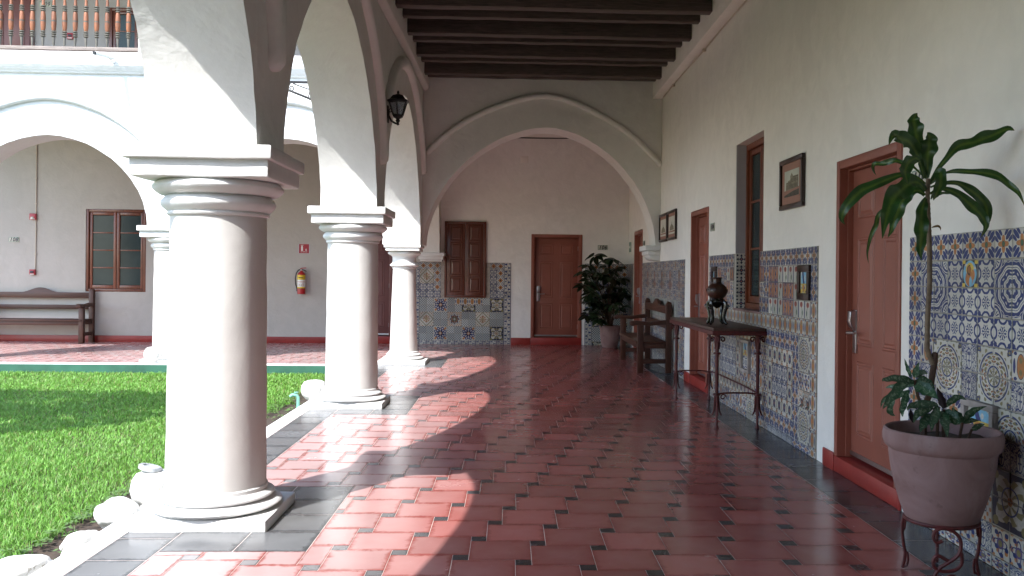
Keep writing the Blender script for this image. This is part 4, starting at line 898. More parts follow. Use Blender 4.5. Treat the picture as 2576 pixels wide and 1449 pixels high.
t = thing('green_sign', 'narrow green safety sign in the corner past the cross arch', 'sign', (XR, 17.86, 1.99), -PI / 2); t['_w'] = 0
mb = MB(); mb.box(-.15, .15, -.006, -.001, -.1, .1); lpart(mb, 'plate', 'sign_green', t)
mb = MB(); mb.box(-.10, .02, -.0072, -.0055, -.02, .02); mb.prism([(.02, -.05), (.09, 0), (.02, .05)], lambda x, z: (x, -.0072, z), lambda x, z: (x, -.0055, z)); lpart(mb, 'arrow', 'label_white', t, smooth=False)
t = thing('extinguisher_sign', 'red extinguisher sign with white pictogram and down arrow', 'sign', (-4.124, YF, 1.89)); t['_w'] = 0
mb = MB(); mb.box(-.115, .115, -.008, -.001, -.09, .09); lpart(mb, 'plate', 'sign_red', t)
mb = MB(); mb.box(-.115, -.1, -.0088, -.0075, -.09, .09); mb.box(.1, .115, -.0088, -.0075, -.09, .09); lpart(mb, 'side_strip', 'steel', t, smooth=False)
mb = MB(); fr_, bk = (lambda x, z: (x, -.0092, z)), (lambda x, z: (x, -.0075, z))
mb.prism([(-.06, -.045), (-.022, -.045), (-.022, .04), (-.032, .052), (-.05, .052), (-.06, .04)], fr_, bk); mb.prism([(-.046, .052), (-.034, .052), (-.034, .066), (-.046, .066)], fr_, bk); mb.prism([(-.066, .062), (-.01, .068), (-.01, .075), (-.066, .072)], fr_, bk)
mb.prism([(.034, .0), (.046, .0), (.046, -.022), (.06, -.022), (.04, -.045), (.02, -.022), (.034, -.022)], fr_, bk); lpart(mb, 'pictogram', 'label_white', t, smooth=False)
o = bpy.data.objects.new('lettering', text_mesh('EXTINTOR', .026, 'label_white')); COL.objects.link(o); o.parent = t; o.location = (0, -.0088, -.064); o.rotation_euler = (PI / 2, 0, 0)

fe = thing('fire_extinguisher', 'red fire extinguisher with yellow and white label hung on the end wall', 'extinguisher', (-4.15, 18.0, .975))
X0, Y0 = -4.15, 18.0
mb = MB(); mb.lathe([(.072, .985), (.078, .992), (.078, 1.36), (.072, 1.39), (.05, 1.415), (.028, 1.43), (.022, 1.45)], X0, Y0, 28); mb.build('cylinder', 'fire_red', fe)
def wrap(name, mat, z0, z1, a0, a1, r=.0788):
    mb = MB(); n = 14; vs = []
    for k in range(n + 1):
        a = a0 + (a1 - a0) * k / n; vs += [(X0 + r * math.cos(a), Y0 + r * math.sin(a), z0), (X0 + r * math.cos(a), Y0 + r * math.sin(a), z1)]
    mb.add(vs, [(2 * k, 2 * k + 2, 2 * k + 3, 2 * k + 1) for k in range(n)]); return mb.build(name, mat, fe)
wrap('yellow_label', 'label_yellow', 1.27, 1.365, -PI * 1.02, .02 * PI); wrap('white_label', 'label_white', 1.125, 1.268, -PI * 1.02, .02 * PI); wrap('yellow_band', 'label_yellow', 1.10, 1.124, -PI * 1.02, .02 * PI); wrap('black_strap', 'rubber', 1.088, 1.1, -PI, PI, .0793)
wrap('label_stripe', 'fire_red', 1.222, 1.231, -.9 * PI, -.1 * PI, .0791)
for k in range(4): wrap('label_drawing', 'sign_red' if k % 2 else 'ink', 1.145, 1.198 - .01 * (k % 3), -PI * (.76 - .15 * k), -PI * (.72 - .15 * k), .0791)
wrap('label_lettering', 'ink', 1.302, 1.318, -.68 * PI, -.32 * PI, .0791)
mb = MB(); mb.lathe([(.018, 1.448), (.022, 1.455), (.022, 1.475), (.012, 1.49)], X0, Y0, 14); mb.build('valve', 'steel', fe)
mb = MB(); mb.tube([(X0 - .02, Y0 - .01, 1.488), (X0 + .03, Y0 - .01, 1.50), (X0 + .095, Y0 - .015, 1.505)], .008, 8); mb.build('lever', 'fire_red', fe)
mb = MB(); mb.tube([(X0, Y0 - .012, 1.47), (X0 + .05, Y0 - .014, 1.462), (X0 + .10, Y0 - .018, 1.435)], .009, 8); mb.build('handle', 'rubber', fe)
mb = MB(); mb.tube([(X0 - .02, Y0, 1.468), (X0 - .06, Y0, 1.46), (X0 - .10, Y0, 1.40), (X0 - .118, Y0, 1.30), (X0 - .11, Y0, 1.18), (X0 - .085, Y0, 1.09)], .0115, 10); mb.tube([(X0 - .085, Y0, 1.09), (X0 - .08, Y0, 1.04)], [.012, .018], 10); mb.build('hose', 'rubber', fe)
mb = MB(); mb.box(X0 - .02, X0 + .02, Y0 + .078, YF - .001, 1.3, 1.42); mb.build('wall_hook', 'steel', fe)

def alarm(label, x, z, s=.12, strobe=False):
    t = thing('fire_alarm', label, 'alarm box', (x, YF, z)); a = s / 2
    mb = MB(); mb.box(x - a, x + a, YF - .055, YF - .001, z - a, z + a); mb.build('housing', 'sign_red', t, bevel=.008)
    if strobe: mb = MB(); mb.lathe([(.0, z - .045), (.03, z - .042), (.032, z - .01), (.0, z)], x, YF - .055, 14); mb.build('strobe', 'label_white', t)
    else: mb = MB(); mb.box(x - a * .6, x + a * .6, YF - .066, YF - .054, z - a * .3, z + a * .45); mb.build('pull_bar', 'ink', t, bevel=.003)
    mb = MB(); mb.box(x - a * .75, x + a * .75, YF - .0575, YF - .054, z - a * .85, z - a * .62); mb.build('lettering_strip', 'label_white', t)
alarm('red strobe alarm on the conduit, upper one over number 108 height', -9.42, 2.46, .125, True); alarm('small red pull station low on the conduit above the far bench', -9.42, 1.365, .11); alarm('red pull station on the upper gallery wall behind balusters', -8.735, 6.04, .12)
for x, z0, z1, lb in ((-9.375, 1.42, 4.5, 'thin conduit running down the far wall between the red alarm boxes'), (-8.65, 6.1, 7.6, 'conduit above the gallery pull station behind balusters')):
    mb = MB(); mb.tube([(x, YF - .014, z0), (x + .004, YF - .014, (z0 + z1) / 2), (x, YF - .014, z1)], .011, 8); o = mb.build('conduit_pipe', 'conduit'); tag(o, lb, 'pipe')
    mb = MB()
    for z in np.arange(z0 + .3, z1, .5): mb.box(x - .022, x + .026, YF - .03, YF - .001, z - .008, z + .008)
    mb.build('clip', 'conduit', o)
mb = MB(); mb.box(.19, .345, YF - .012, YF - .001, 3.678, 3.812); o = mb.build('cover_plate', 'wall_plaster', bevel=.004); tag(o, 'small square painted cover plate high on the end wall', 'cover plate')

# ---------------------------------------------------------------- long wooden benches
def bench(label, loc, rz, W=2.08):
    t = thing('wooden_bench', label, 'bench', loc, rz, 'long rustic wooden benches'); t['_w'] = 0; a = W / 2
    for s in (-1, 1):
        x = s * (a - .045); mb = MB(); mb.box(x - .045, x + .045, -.115, -.03, 0, 1.0); mb.prism([(-.115, .999), (-.03, .999), (-.045, 1.035), (-.09, 1.05)], lambda y, z: (x - .045, y, z), lambda y, z: (x + .045, y, z)); lpart(mb, 'rear_post', 'bench_wood_upright', t, bevel=.006)
        mb = MB(); mb.box(x - .045, x + .045, -.53, -.44, 0, .70); lpart(mb, 'front_leg', 'bench_wood_upright', t, bevel=.006)
        arm = [(-.115, .71), (-.22, .705), (-.34, .69), (-.46, .70), (-.56, .70), (-.60, .685), (-.635, .695), (-.645, .725), (-.62, .757), (-.56, .765), (-.46, .755), (-.34, .745), (-.22, .765), (-.115, .775)]
        mb = MB(); mb.prism(arm, lambda y, z: (x - .05, y, z), lambda y, z: (x + .05, y, z)); lpart(mb, 'armrest', 'bench_wood', t, bevel=.006)
        for z0, z1, nm in ((.36, .425, 'side_rail'), (.14, .205, 'stretcher')): mb = MB(); mb.box(x - .028, x + .028, -.44, -.115, z0, z1); lpart(mb, nm, 'bench_wood', t, bevel=.004)
    mb = MB(); mb.box(-a + .03, a - .03, -.55, -.10, .427, .462); lpart(mb, 'seat', 'bench_wood', t, bevel=.006)
    mb = MB(); mb.box(-a + .09, a - .09, -.515, -.475, .35, .425); lpart(mb, 'front_rail', 'bench_wood', t, bevel=.005)
    mb = MB(); mb.box(-a + .09, a - .09, -.10, -.06, .645, .73); lpart(mb, 'mid_rail', 'bench_wood', t, bevel=.005)
    hump = [(x, .975 + (.09 * .5 * (1 + math.cos(PI * x / .36)) if abs(x) < .36 else 0)) for x in np.linspace(-a + .09, a - .09, 61)]
    mb = MB(); poly = [(-a + .09, .865), (a - .09, .865)] + hump[::-1]; mb.prism(poly, lambda x, z: (x, -.105, z), lambda x, z: (x, -.06, z)); lpart(mb, 'crest_rail', 'bench_wood', t, bevel=.004)
    return t
bench('rustic wooden bench with arched back standing against the far wing wall', (-9.235, YF - .01, 0), 0)
bench('rustic wooden armrest bench against the dense tile panel just before the cross arch', (XR - .012, 13.97, 0), -PI / 2)

# ---------------------------------------------------------------- console table with vase
tb = thing('console_table', 'narrow console table with dark top on red wrought iron legs', 'table', (2.15, 9.3, 0))
mb = MB(); mb.prism([(1.895, 8.245), (2.388, 8.225), (2.388, 10.36), (1.875, 10.36)], lambda x, y: (x, y, .912), lambda x, y: (x, y, .940)); mb.build('tabletop', 'table_wood', tb, bevel=.004)
mb = MB(); mb.prism([(1.885, 8.235), (2.392, 8.215), (2.392, 10.37), (1.865, 10.37)], lambda x, y: (x, y, .872), lambda x, y: (x, y, .913)); mb.build('rim', 'red_iron', tb, bevel=.006)
def scroll(o, A, B, r0, turns, n=26, r1=.010):
    return [o + A * (r0 + (r1 - r0) * k / n) * math.cos(2 * PI * turns * k / n) + B * (r0 + (r1 - r0) * k / n) * math.sin(2 * PI * turns * k / n) for k in range(n + 1)]
LEGS = [(1.945, 8.30), (2.33, 8.30), (1.93, 10.26), (2.31, 10.25)]
for (x, y) in LEGS:
    mb = MB(); mb.tube([(x, y, .0), (x, y, .012), (x, y, .03), (x, y, .28), (x, y, .30), (x, y, .87)], [.022, .022, .012, .013, .016, .018], 10)
    for z in (.315, .70): mb.lathe([(.018, z - .012), (.034, z - .008), (.036, z), (.034, z + .008), (.018, z + .012)], x, y, 14)
    mb.lathe([(.019, .80), (.03, .83), (.026, .86), (.03, .872)], x, y, 12)
    for q in range(4):
        A = Vector((math.cos(q * PI / 2), math.sin(q * PI / 2), 0)); o = Vector((x, y, 0))
        mb.tube([o + A * .016 + Vector((0, 0, .30)), o + A * .020 + Vector((0, 0, .22)), o + A * .026 + Vector((0, 0, .16)), o + A * .045 + Vector((0, 0, .12))], [.009, .009, .008, .006], 6)
        mb.tube([o + A * .017 + Vector((0, 0, .74)), o + A * .022 + Vector((0, 0, .81))] + scroll(o + A * .050 + Vector((0, 0, .83)), -A, Vector((0, 0, 1)), .028, 1.2, 18, .008), .007, 6)
    mb.build('leg', 'red_iron', tb)
for (p, q, s) in ((0, 1, .32), (2, 3, .32), (1, 3, .33), (0, 2, 0)):
    if not s: continue
    a_, b_ = Vector((*LEGS[p], s)), Vector((*LEGS[q], s)); mb = MB(); mb.tube([a_, a_.lerp(b_, .25) + Vector((0, 0, .01)), a_.lerp(b_, .75) + Vector((0, 0, .01)), b_], .008, 8); d = (b_ - a_).normalized()
    mb.tube(scroll(a_ + d * .06 + Vector((0, 0, -.03)), d, Vector((0, 0, 1)), .028, 1.1, 16), .006, 6); mb.build('stretcher', 'red_iron', tb)
vx, vy = 2.055, 8.80
vs_ = thing('vase_stand', 'black carved stand with scrolled legs under the brown vase', 'stand', (vx, vy, .94))
mb = MB(); mb.lathe([(.0, 1.10), (.03, 1.115), (.05, 1.14), (.075, 1.155), (.085, 1.165), (.085, 1.18), (.07, 1.19), (.062, 1.21), (.055, 1.21)], vx, vy, 24); mb.build('cradle', 'black_lacquer', vs_)
for k in range(4):
    a_ = PI / 4 + k * PI / 2; A = Vector((math.cos(a_), math.sin(a_), 0)); Z = Vector((0, 0, 1)); o = Vector((vx, vy, 0))
    mb = MB(); mb.tube([o + A * .066 + Z * 1.175, o + A * .098 + Z * 1.16, o + A * .105 + Z * 1.12, o + A * .088 + Z * 1.07, o + A * .080 + Z * 1.02, o + A * .088 + Z * .975, o + A * .115 + Z * .952], [.018, .022, .022, .020, .018, .020, .013], 10)
    mb.tube(scroll(o + A * .112 + Z * 1.12, A, Z, .026, 1.3, 20), .009, 8); mb.build('leg', 'black_lacquer', vs_)
va = thing('vase', 'round brown glazed vase with incised leaf band on black stand', 'vase', (vx, vy, 1.19))
mb = MB(); mb.lathe([(.045, 1.188), (.06, 1.2), (.085, 1.228), (.102, 1.262), (.104, 1.285), (.092, 1.315), (.068, 1.338), (.048, 1.35), (.043, 1.365), (.043, 1.395), (.05, 1.402), (.052, 1.41), (.046, 1.412), (.038, 1.40), (.036, 1.36), (.0, 1.33)], vx, vy, 40); mb.build('body', 'dark_ceramic', va)
mb = MB()
for k in range(12):
    a_ = 2 * PI * k / 12
    for s in (-1, 1): mb.tube([Vector((vx + .1045 * math.cos(a_ + s * q * .10), vy + .1045 * math.sin(a_ + s * q * .10), 1.272 + q * .012)) for q in (0, 1, 2)], .0028, 5)
mb.build('leaf_band', 'dark_ceramic', va)

# ---------------------------------------------------------------- wall lantern and iron bracket
lx, ly, lz = -1.225, 9.70, 3.02
ln = thing('wall_lantern', 'black wall lantern with glass panes on the arcade above the second column', 'lantern', (lx, ly, lz))
K = lambda r, z, n=6: [(lx + r * math.cos(2 * PI * k / n + PI / 6), ly + r * math.sin(2 * PI * k / n + PI / 6), z) for k in range(n)]
def frust(mb, rs, n=6):
    vs = [p for r, z in rs for p in K(r, z, n)]; L = len(rs)
    mb.add(vs, [(n * i + k, n * i + (k + 1) % n, n * i + n + (k + 1) % n, n * i + n + k) for i in range(L - 1) for k in range(n)] + [tuple(range(n))[::-1], tuple(range(n * (L - 1), n * L))]); return mb
mb = MB(); frust(mb, [(.122, 3.262), (.128, 3.275), (.095, 3.292), (.078, 3.315), (.06, 3.335), (.03, 3.345), (.012, 3.352), (.012, 3.362), (.016, 3.37), (.004, 3.388)]); mb.build('roof', 'black_iron', ln, smooth=False)
mb = MB(); frust(mb, [(.055, 3.10), (.062, 3.115), (.06, 3.125), (.05, 3.125)])
for k in range(6): mb.tube([K(.058, 3.12)[k], K(.104, 3.265)[k]], .007, 6)
frust(mb, [(.100, 3.252), (.108, 3.258), (.108, 3.266), (.09, 3.266)]); frust(mb, [(.008, 3.012), (.02, 3.022), (.012, 3.04), (.028, 3.062), (.018, 3.08), (.055, 3.10)]); mb.build('cage', 'black_iron', ln, smooth=False)
for k in range(6):
    a0, a1, b0, b1 = K(.055, 3.124)[k], K(.055, 3.124)[(k + 1) % 6], K(.099, 3.254)[k], K(.099, 3.254)[(k + 1) % 6]; mb = MB(); c0 = Vector((lx, ly, 3.19)); I = lambda p: tuple(Vector(p) + (Vector((c0.x, c0.y, p[2])) - Vector(p)).normalized() * .003)
    mb.add([a0, a1, b1, b0, I(a0), I(a1), I(b1), I(b0)], [(0, 1, 2, 3), (7, 6, 5, 4), (0, 4, 5, 1), (1, 5, 6, 2), (2, 6, 7, 3), (3, 7, 4, 0)]); mb.build('pane', 'lantern_glass', ln, smooth=False)
mb = MB(); mb.lathe([(.016, 3.125), (.018, 3.15), (.026, 3.18), (.03, 3.205), (.024, 3.23), (.0, 3.242)], lx, ly, 16); mb.build('bulb', 'lamp_bulb', ln)
mb = MB(); mb.tube([(lx, ly, 3.03), (lx - .03, ly, 3.035), (lx - .07, ly, 3.06), (lx - .10, ly, 3.12), (lx - .098, ly, 3.18)], .011, 8); mb.tube(scroll(Vector((lx - .08, ly, 3.17)), Vector((1, 0, 0)), Vector((0, 0, 1)), .022, 1.2, 16), .006, 6); mb.box(lx - .112, lx - .098, ly - .035, ly + .035, 3.04, 3.22); mb.build('arm', 'black_iron', ln)
br = thing('iron_bracket', 'wrought iron scroll bracket seen through the second arch against the white wing', 'bracket', (-1.98, ly, 3.45))
mb = MB(); bx = -1.985; mb.box(bx - .62, bx, ly - .012, ly + .012, 3.445, 3.468); mb.tube([(bx - .62, ly, 3.40), (bx - .42, ly, 3.375), (bx - .2, ly, 3.29), (bx - .01, ly, 3.20)], .013, 8); mb.build('strut', 'black_iron', br)
mb = MB(); mb.tube([(bx - .36, ly, 3.44), (bx - .2, ly, 3.385), (bx - .03, ly, 3.33)], .006, 6)
for q in (.38, .16): mb.tube([Vector((bx - q - .01, ly, 3.445))] + scroll(Vector((bx - q + .0, ly, 3.392 if q > .3 else 3.30)), Vector((-1, 0, 0)), Vector((0, 0, 1)), .036, -1.2, 20), .006, 6)
mb.box(bx - .012, bx + .002, ly - .03, ly + .03, 3.16, 3.50); mb.build('scrollwork', 'black_iron', br)

# ---------------------------------------------------------------- stones, garden lamps and tap along the kerb
def stone(x, y, z, sx, sy, sz, label, rz=0, seed=0, group='white painted stones along the kerb'):
    bm = bmesh.new(); bmesh.ops.create_icosphere(bm, subdivisions=4, radius=1)
    for v in bm.verts:
        n_ = noise.noise(v.co * 1.2 + Vector((seed * 7.1, 0, 3))) * .30 - abs(noise.noise(v.co * 1.9 + Vector((seed * 3.3, 5, 1)))) * .16 + noise.noise(v.co * 6 + Vector((seed, 2, 8))) * .03; v.co *= 1 + n_; v.co = Vector((v.co.x * sx, v.co.y * sy, v.co.z * sz))
    me = bpy.data.meshes.new('stone'); bm.to_mesh(me); bm.free(); me.materials.append(MATS['stone_white']); me.shade_smooth()
    o = bpy.data.objects.new('painted_stone', me); COL.objects.link(o); o.location = (x, y, z); o.rotation_euler = (random.uniform(-.15, .15), random.uniform(-.15, .15), rz); return tag(o, label, 'stone', group)
stone(-2.33, 4.42, -.04, .105, .20, .075, 'large white painted stone at the very bottom of the lawn edge', -.35, 1)
stone(-2.30, 4.94, -.05, .055, .115, .06, 'dark-tipped white stone tilted in the bare soil', -.7, 2)
stone(-2.215, 4.74, -.04, .06, .12, .07, 'low white stone leaning on the kerb below the tilted stone', -.15, 3)
stone(-2.30, 5.36, -.02, .13, .17, .10, 'big round white stone at the corner of the thick column plinth', .5, 4)
stone(-2.22, 5.13, -.06, .04, .05, .04, 'small grubby stone tucked under the big round stone', 0, 5)
def garden_lamp(x, y, z, label, s=1.0, lid=True):
    t = thing('garden_lamp', label, 'lamp', (x, y, z), group='white garden lamps at the column feet')
    mb = MB(); prof = [(.05, 0), (.085, .012), (.118, .05), (.128, .095), (.12, .14), (.095, .175), (.06, .188), (.045, .186)]; mb.lathe([(r * s, z + q * s) for r, q in prof], x, y, 64, 0, .10, 9); mb.build('body', 'stone_white', t)
    if lid:
        R_ = Euler((R(-6), R(14), 0)).to_matrix(); o = Vector((x - .02 * s, y - .01, z + .205 * s))
        mb = MB(); mb.lathe([(.0, -.012), (.055, -.014), (.062, -.008), (.062, .010), (.056, .015), (.042, .014), (.040, .006), (.0, .005)], 0, 0, 28); mb.v = [tuple(o + R_ @ (Vector(p) * s)) for p in mb.v]; mb.build('glass_ring', 'glass_lamp_grey', t)
    return t
garden_lamp(-2.185, 5.63, -.03, 'white painted garden lamp with grey glass ring beside the thick column', 1.12)
garden_lamp(-2.165, 10.06, .0, 'ribbed white garden lamp beside the second column foot', 1.15, False)
garden_lamp(-5.45, 13.98, .02, 'ribbed white garden lamp at the foot of the column across the lawn', 1.2, False)
tp = thing('water_tap', 'small teal garden tap standing by the kerb near the second column', 'tap', (-2.30, 9.88, -.12))
mb = MB(); mb.tube([(-2.30, 9.88, -.13), (-2.30, 9.88, .05), (-2.315, 9.88, .075), (-2.36, 9.87, .08), (-2.385, 9.87, .06)], [.018, .018, .02, .018, .016], 10); mb.build('pipe', 'tap_green', tp)
mb = MB(); mb.lathe([(.006, .08), (.006, .1), (.025, .103), (.025, .11), (0, .112)], -2.32, 9.88, 12); mb.build('handle', 'tap_green', tp)

# ---------------------------------------------------------------- potted dracaena
def leaf_mesh(pts, wd, mat, fold=.25, wave=.12, n=18, peak=.45, seed=0, twist=0, face=None):
    P = [Vector(p) for p in pts]; m_ = len(P)
    def cr(t):
        f = t * (m_ - 1); i = min(int(f), m_ - 2); u = f - i; a, b_, c, d = P[max(i - 1, 0)], P[i], P[i + 1], P[min(i + 2, m_ - 1)]
        return .5 * ((2 * b_) + (c - a) * u + (2 * a - 5 * b_ + 4 * c - d) * u * u + (3 * b_ - a - 3 * c + d) * u ** 3)
    vs = []; uv = []; cols = 5
    for k in range(n + 1):
        t = k / n; p = cr(t); d = (cr(min(t + .02, 1)) - cr(max(t - .02, 0))).normalized()
        f = face or Vector((-.35, -1, .25)); s = d.cross(f); s = s.normalized() if s.length > 1e-3 else Vector((1, 0, 0)); nn = s.cross(d)
        if twist: q = Matrix.Rotation(twist * (t - .3), 3, d); s = q @ s; nn = q @ nn
        w_ = wd * .5 * ((math.sin(PI * min(1, t ** (math.log(.5) / math.log(peak)))) ** 1.25) * .86 + .20 * (1 - t) ** .7 * (1 - t * .3))
        for j in range(cols):
            e = (j - 2) / 2; ww = w_ * (1 + .12 * math.sin(t * 23 + seed * 2 + e * 2))
            vs.append(p + s * (e * ww) + nn * (fold * abs(e) * w_ + wave * w_ * (abs(e) ** 2) * math.sin(t * 24 + seed * 3 + (2 if e > 0 else 0))))
            uv.append((j / 4, t))
    fs = [(k * cols + j, k * cols + j + 1, (k + 1) * cols + j + 1, (k + 1) * cols + j) for k in range(n) for j in range(cols - 1)]
    me = bpy.data.meshes.new('leaf'); me.from_pydata([tuple(q) for q in vs], [], fs); me.materials.append(MATS[mat]); ul = me.uv_layers.new(name='UVMap')
    for l in me.loops: ul.data[l.index].uv = uv[l.vertex_index]
    me.shade_smooth(); return me
def leaf_obj(me, parent, name='leaf'):
    o = bpy.data.objects.new(name, me); COL.objects.link(o); o.parent = parent; q = parent.location; me.transform(Matrix.Translation(-q)); return o
pxc, pyc = 2.083, 4.215
ps_ = thing('plant_stand', 'rust red wrought iron plant stand with scrolls under the big clay pot', 'stand', (pxc, pyc, 0))
mb = MB(); mb.tube([(pxc + .166 * math.cos(a), pyc + .166 * math.sin(a), .266) for a in np.linspace(0, 2 * PI, 41)], .009, 8, cap=False); mb.build('hoop', 'red_iron', ps_)
for a in (R(150), R(-12), R(70), R(258)):
    A = Vector((math.cos(a), math.sin(a), 0)); Z = Vector((0, 0, 1)); o = Vector((pxc, pyc, 0))
    if a == R(258): continue
    mb = MB(); mb.tube([o + A * .166 + Z * .266, o + A * .176 + Z * .22, o + A * .174 + Z * .17, o + A * .168 + Z * .12, o + A * .160 + Z * .08, o + A * .165 + Z * .04, o + A * .172 + Z * .006], .0085, 8)
    mb.tube([o + A * .172 + Z * .008, o + A * .152 + Z * .018, o + A * .147 + Z * .05, o + A * .152 + Z * .085], .0065, 8); mb.tube([o + A * .166 + Z * .258, o + A * .160 + Z * .245, o + A * .164 + Z * .20, o + A * .175 + Z * .18], .006, 8); mb.build('leg', 'red_iron', ps_)
a = R(250); T = Vector((-math.sin(a), math.cos(a), 0)); o = Vector((pxc, pyc, 0)) + Vector((math.cos(a), math.sin(a), 0)) * .166
SC = [(-.012, .205), (-.035, .195), (-.05, .215), (-.045, .245), (-.015, .262), (.03, .255), (.06, .225), (.066, .18), (.05, .14), (.01, .105), (-.025, .075), (-.045, .04), (-.04, .004), (-.02, -.004)]
S2 = [(.012, .115), (-.03, .135), (-.05, .115), (-.045, .08), (-.01, .065), (.04, .075), (.07, .11), (.068, .16)]
S3 = [(.0, .02), (.02, .045), (.05, .04), (.065, .01), (.06, 0)]
mb = MB()
for q in (SC, S2, S3):
    P = [o + T * x + Vector((0, 0, z)) for x, z in q]; out = []
    for i in range(len(P) - 1):
        a_, b_, c_, d_ = P[max(i - 1, 0)], P[i], P[i + 1], P[min(i + 2, len(P) - 1)]
        for u in (0, .25, .5, .75): out.append(.5 * ((2 * b_) + (c_ - a_) * u + (2 * a_ - 5 * b_ + 4 * c_ - d_) * u * u + (3 * b_ - a_ - 3 * c_ + d_) * u ** 3))
    mb.tube(out + [P[-1]], .0085, 8)
mb.build('scroll', 'red_iron', ps_)
pot = thing('clay_pot', 'large terracotta pot with thick rolled rim on the iron stand', 'pot', (pxc, pyc, .25))
PP = [(.17, .252), (.182, .262), (.198, .30), (.225, .38), (.248, .46), (.262, .54), (.266, .575), (.270, .60), (.288, .615), (.297, .64), (.298, .67), (.293, .693), (.284, .70), (.274, .695), (.268, .67), (.262, .64), (.25, .60)]; mb = MB(); mb.lathe([(r_ * .905, z_ + .012 * (1 - (z_ - .25) / .45)) for r_, z_ in PP], pxc, pyc, 72, wob=.003); mb.build('body', 'terracotta', pot)
mb = MB(); n = 24; vs = [(pxc, pyc, .655)] + [(pxc + .226 * rr * math.cos(2 * PI * k / n), pyc + .226 * rr * math.sin(2 * PI * k / n), .65 + random.uniform(-.012, .012)) for rr in (.5, 1.0) for k in range(n)]
mb.add(vs, [(0, 1 + k, 1 + (k + 1) % n) for k in range(n)] + [(1 + k, 1 + n + k, 1 + n + (k + 1) % n, 1 + (k + 1) % n) for k in range(n)]); mb.build('potting_soil', 'soil', pot)
DR=[(.052,[(1.997,4.22,1.902),(1.963,4.225,2.034),(1.942,4.23,2.141),(1.939,4.235,2.19),(1.957,4.24,2.22)]),
(.058,[(2.002,4.22,1.907),(1.993,4.207,1.99),(1.994,4.195,2.057),(1.988,4.183,2.097),(1.971,4.17,2.114)]),
(.055,[(1.989,4.22,1.928),(1.935,4.2,2.02),(1.888,4.18,2.069),(1.831,4.16,2.083),(1.798,4.14,2.093),(1.766,4.12,2.043)]),
(.044,[(1.989,4.22,1.875),(1.951,4.232,1.908),(1.892,4.245,1.921),(1.822,4.257,1.898),(1.751,4.27,1.866),(1.691,4.282,1.834),(1.636,4.295,1.77),(1.617,4.308,1.711),(1.639,4.32,1.679)]),
(.022,[(1.984,4.22,1.907),(1.949,4.263,1.962),(1.918,4.306,1.985),(1.893,4.349,2.001),(1.856,4.391,1.992),(1.828,4.434,1.994),(1.841,4.477,1.966),(1.879,4.52,1.943)]),
(.042,[(1.984,4.22,1.901),(1.932,4.17,1.984),(1.867,4.12,1.967),(1.824,4.07,1.919),(1.807,4.02,1.877),(1.795,3.97,1.842)]),
(.065,[(1.992,4.22,1.843),(1.941,4.187,1.876),(1.883,4.153,1.867),(1.816,4.12,1.821),(1.76,4.087,1.755),(1.726,4.053,1.676),(1.697,4.02,1.598)]),
(.047,[(1.99,4.22,1.822),(1.961,4.228,1.843),(1.916,4.237,1.828),(1.883,4.245,1.78),(1.865,4.253,1.727),(1.848,4.262,1.663),(1.83,4.27,1.615)]),
(.018,[(1.984,4.22,1.816),(1.954,4.249,1.837),(1.886,4.277,1.798),(1.805,4.306,1.735),(1.796,4.334,1.677),(1.781,4.363,1.612),(1.779,4.391,1.547),(1.8,4.42,1.487)]),
(.046,[(1.995,4.22,1.811),(1.973,4.2,1.777),(1.953,4.18,1.713),(1.945,4.16,1.633),(1.931,4.14,1.559),(1.928,4.12,1.501)]),
(.047,[(2.011,4.22,1.88),(2.045,4.203,1.948),(2.085,4.186,2.005),(2.134,4.169,2.056),(2.2,4.151,2.07),(2.271,4.134,2.1),(2.33,4.117,2.127),(2.358,4.1,2.119)]),
(.029,[(2.011,4.22,1.875),(2.046,4.183,1.914),(2.081,4.145,1.926),(2.126,4.107,1.925),(2.185,4.07,1.914),(2.243,4.032,1.895),(2.274,3.995,1.851),(2.299,3.957,1.808),(2.308,3.92,1.74)]),
(.039,[(2.014,4.22,1.859),(2.062,4.213,1.875),(2.134,4.206,1.881),(2.19,4.199,1.852),(2.246,4.191,1.807),(2.272,4.184,1.759),(2.272,4.177,1.69),(2.252,4.17,1.637)]),
(.042,[(2.014,4.22,1.827),(2.046,4.203,1.85),(2.086,4.186,1.844),(2.137,4.169,1.814),(2.187,4.151,1.761),(2.221,4.134,1.718),(2.234,4.117,1.671),(2.199,4.1,1.612)]),
(.039,[(2.014,4.22,1.875),(2.029,4.19,1.904),(2.035,4.16,1.922),(2.018,4.13,1.856),(1.983,4.1,1.811),(1.959,4.07,1.782)]),
(.015,[(2.017,4.22,1.801),(2.049,4.253,1.826),(2.098,4.287,1.837),(2.181,4.32,1.841)])]
dr = thing('dracaena', 'tall dracaena with a bare ringed trunk and a crown of drooping leaves', 'potted plant', (2.0, 4.22, .66))
tr_ = [(2.003,4.22,1.90),(2.002,4.22,1.795),(2.007,4.22,1.716),(2.012,4.22,1.62),(2.015,4.22,1.53),(2.016,4.22,1.387),(2.008,4.22,1.239),(2.007,4.22,1.084),(2.022,4.22,1.04),(2.036,4.22,1.01)]
fine = []
for i in range(len(tr_) - 1):
    for u in np.linspace(0, 1, 10, endpoint=False): fine.append(Vector(tr_[i]).lerp(Vector(tr_[i + 1]), u))
fine.append(Vector(tr_[-1])); mb = MB(); mb.tube(fine, [(.0098 + .0022 * min(1, i / 50)) * (1 + .13 * (i % 3 == 0)) for i in range(len(fine))], 12); mb.build('trunk', 'bark_ring', dr)
mb = MB(); mb.tube([(2.049,4.22,1.066),(2.047,4.22,1.06),(2.045,4.22,1.022),(2.036,4.22,.972),(2.028,4.22,.91),(2.022,4.22,.867),(2.008,4.22,.83),(1.996,4.22,.784),(1.993,4.22,.64)], [.009,.0145,.0145,.015,.0145,.0145,.015,.015,.016], 12); mb.build('lower_trunk', 'bark_dark', dr)
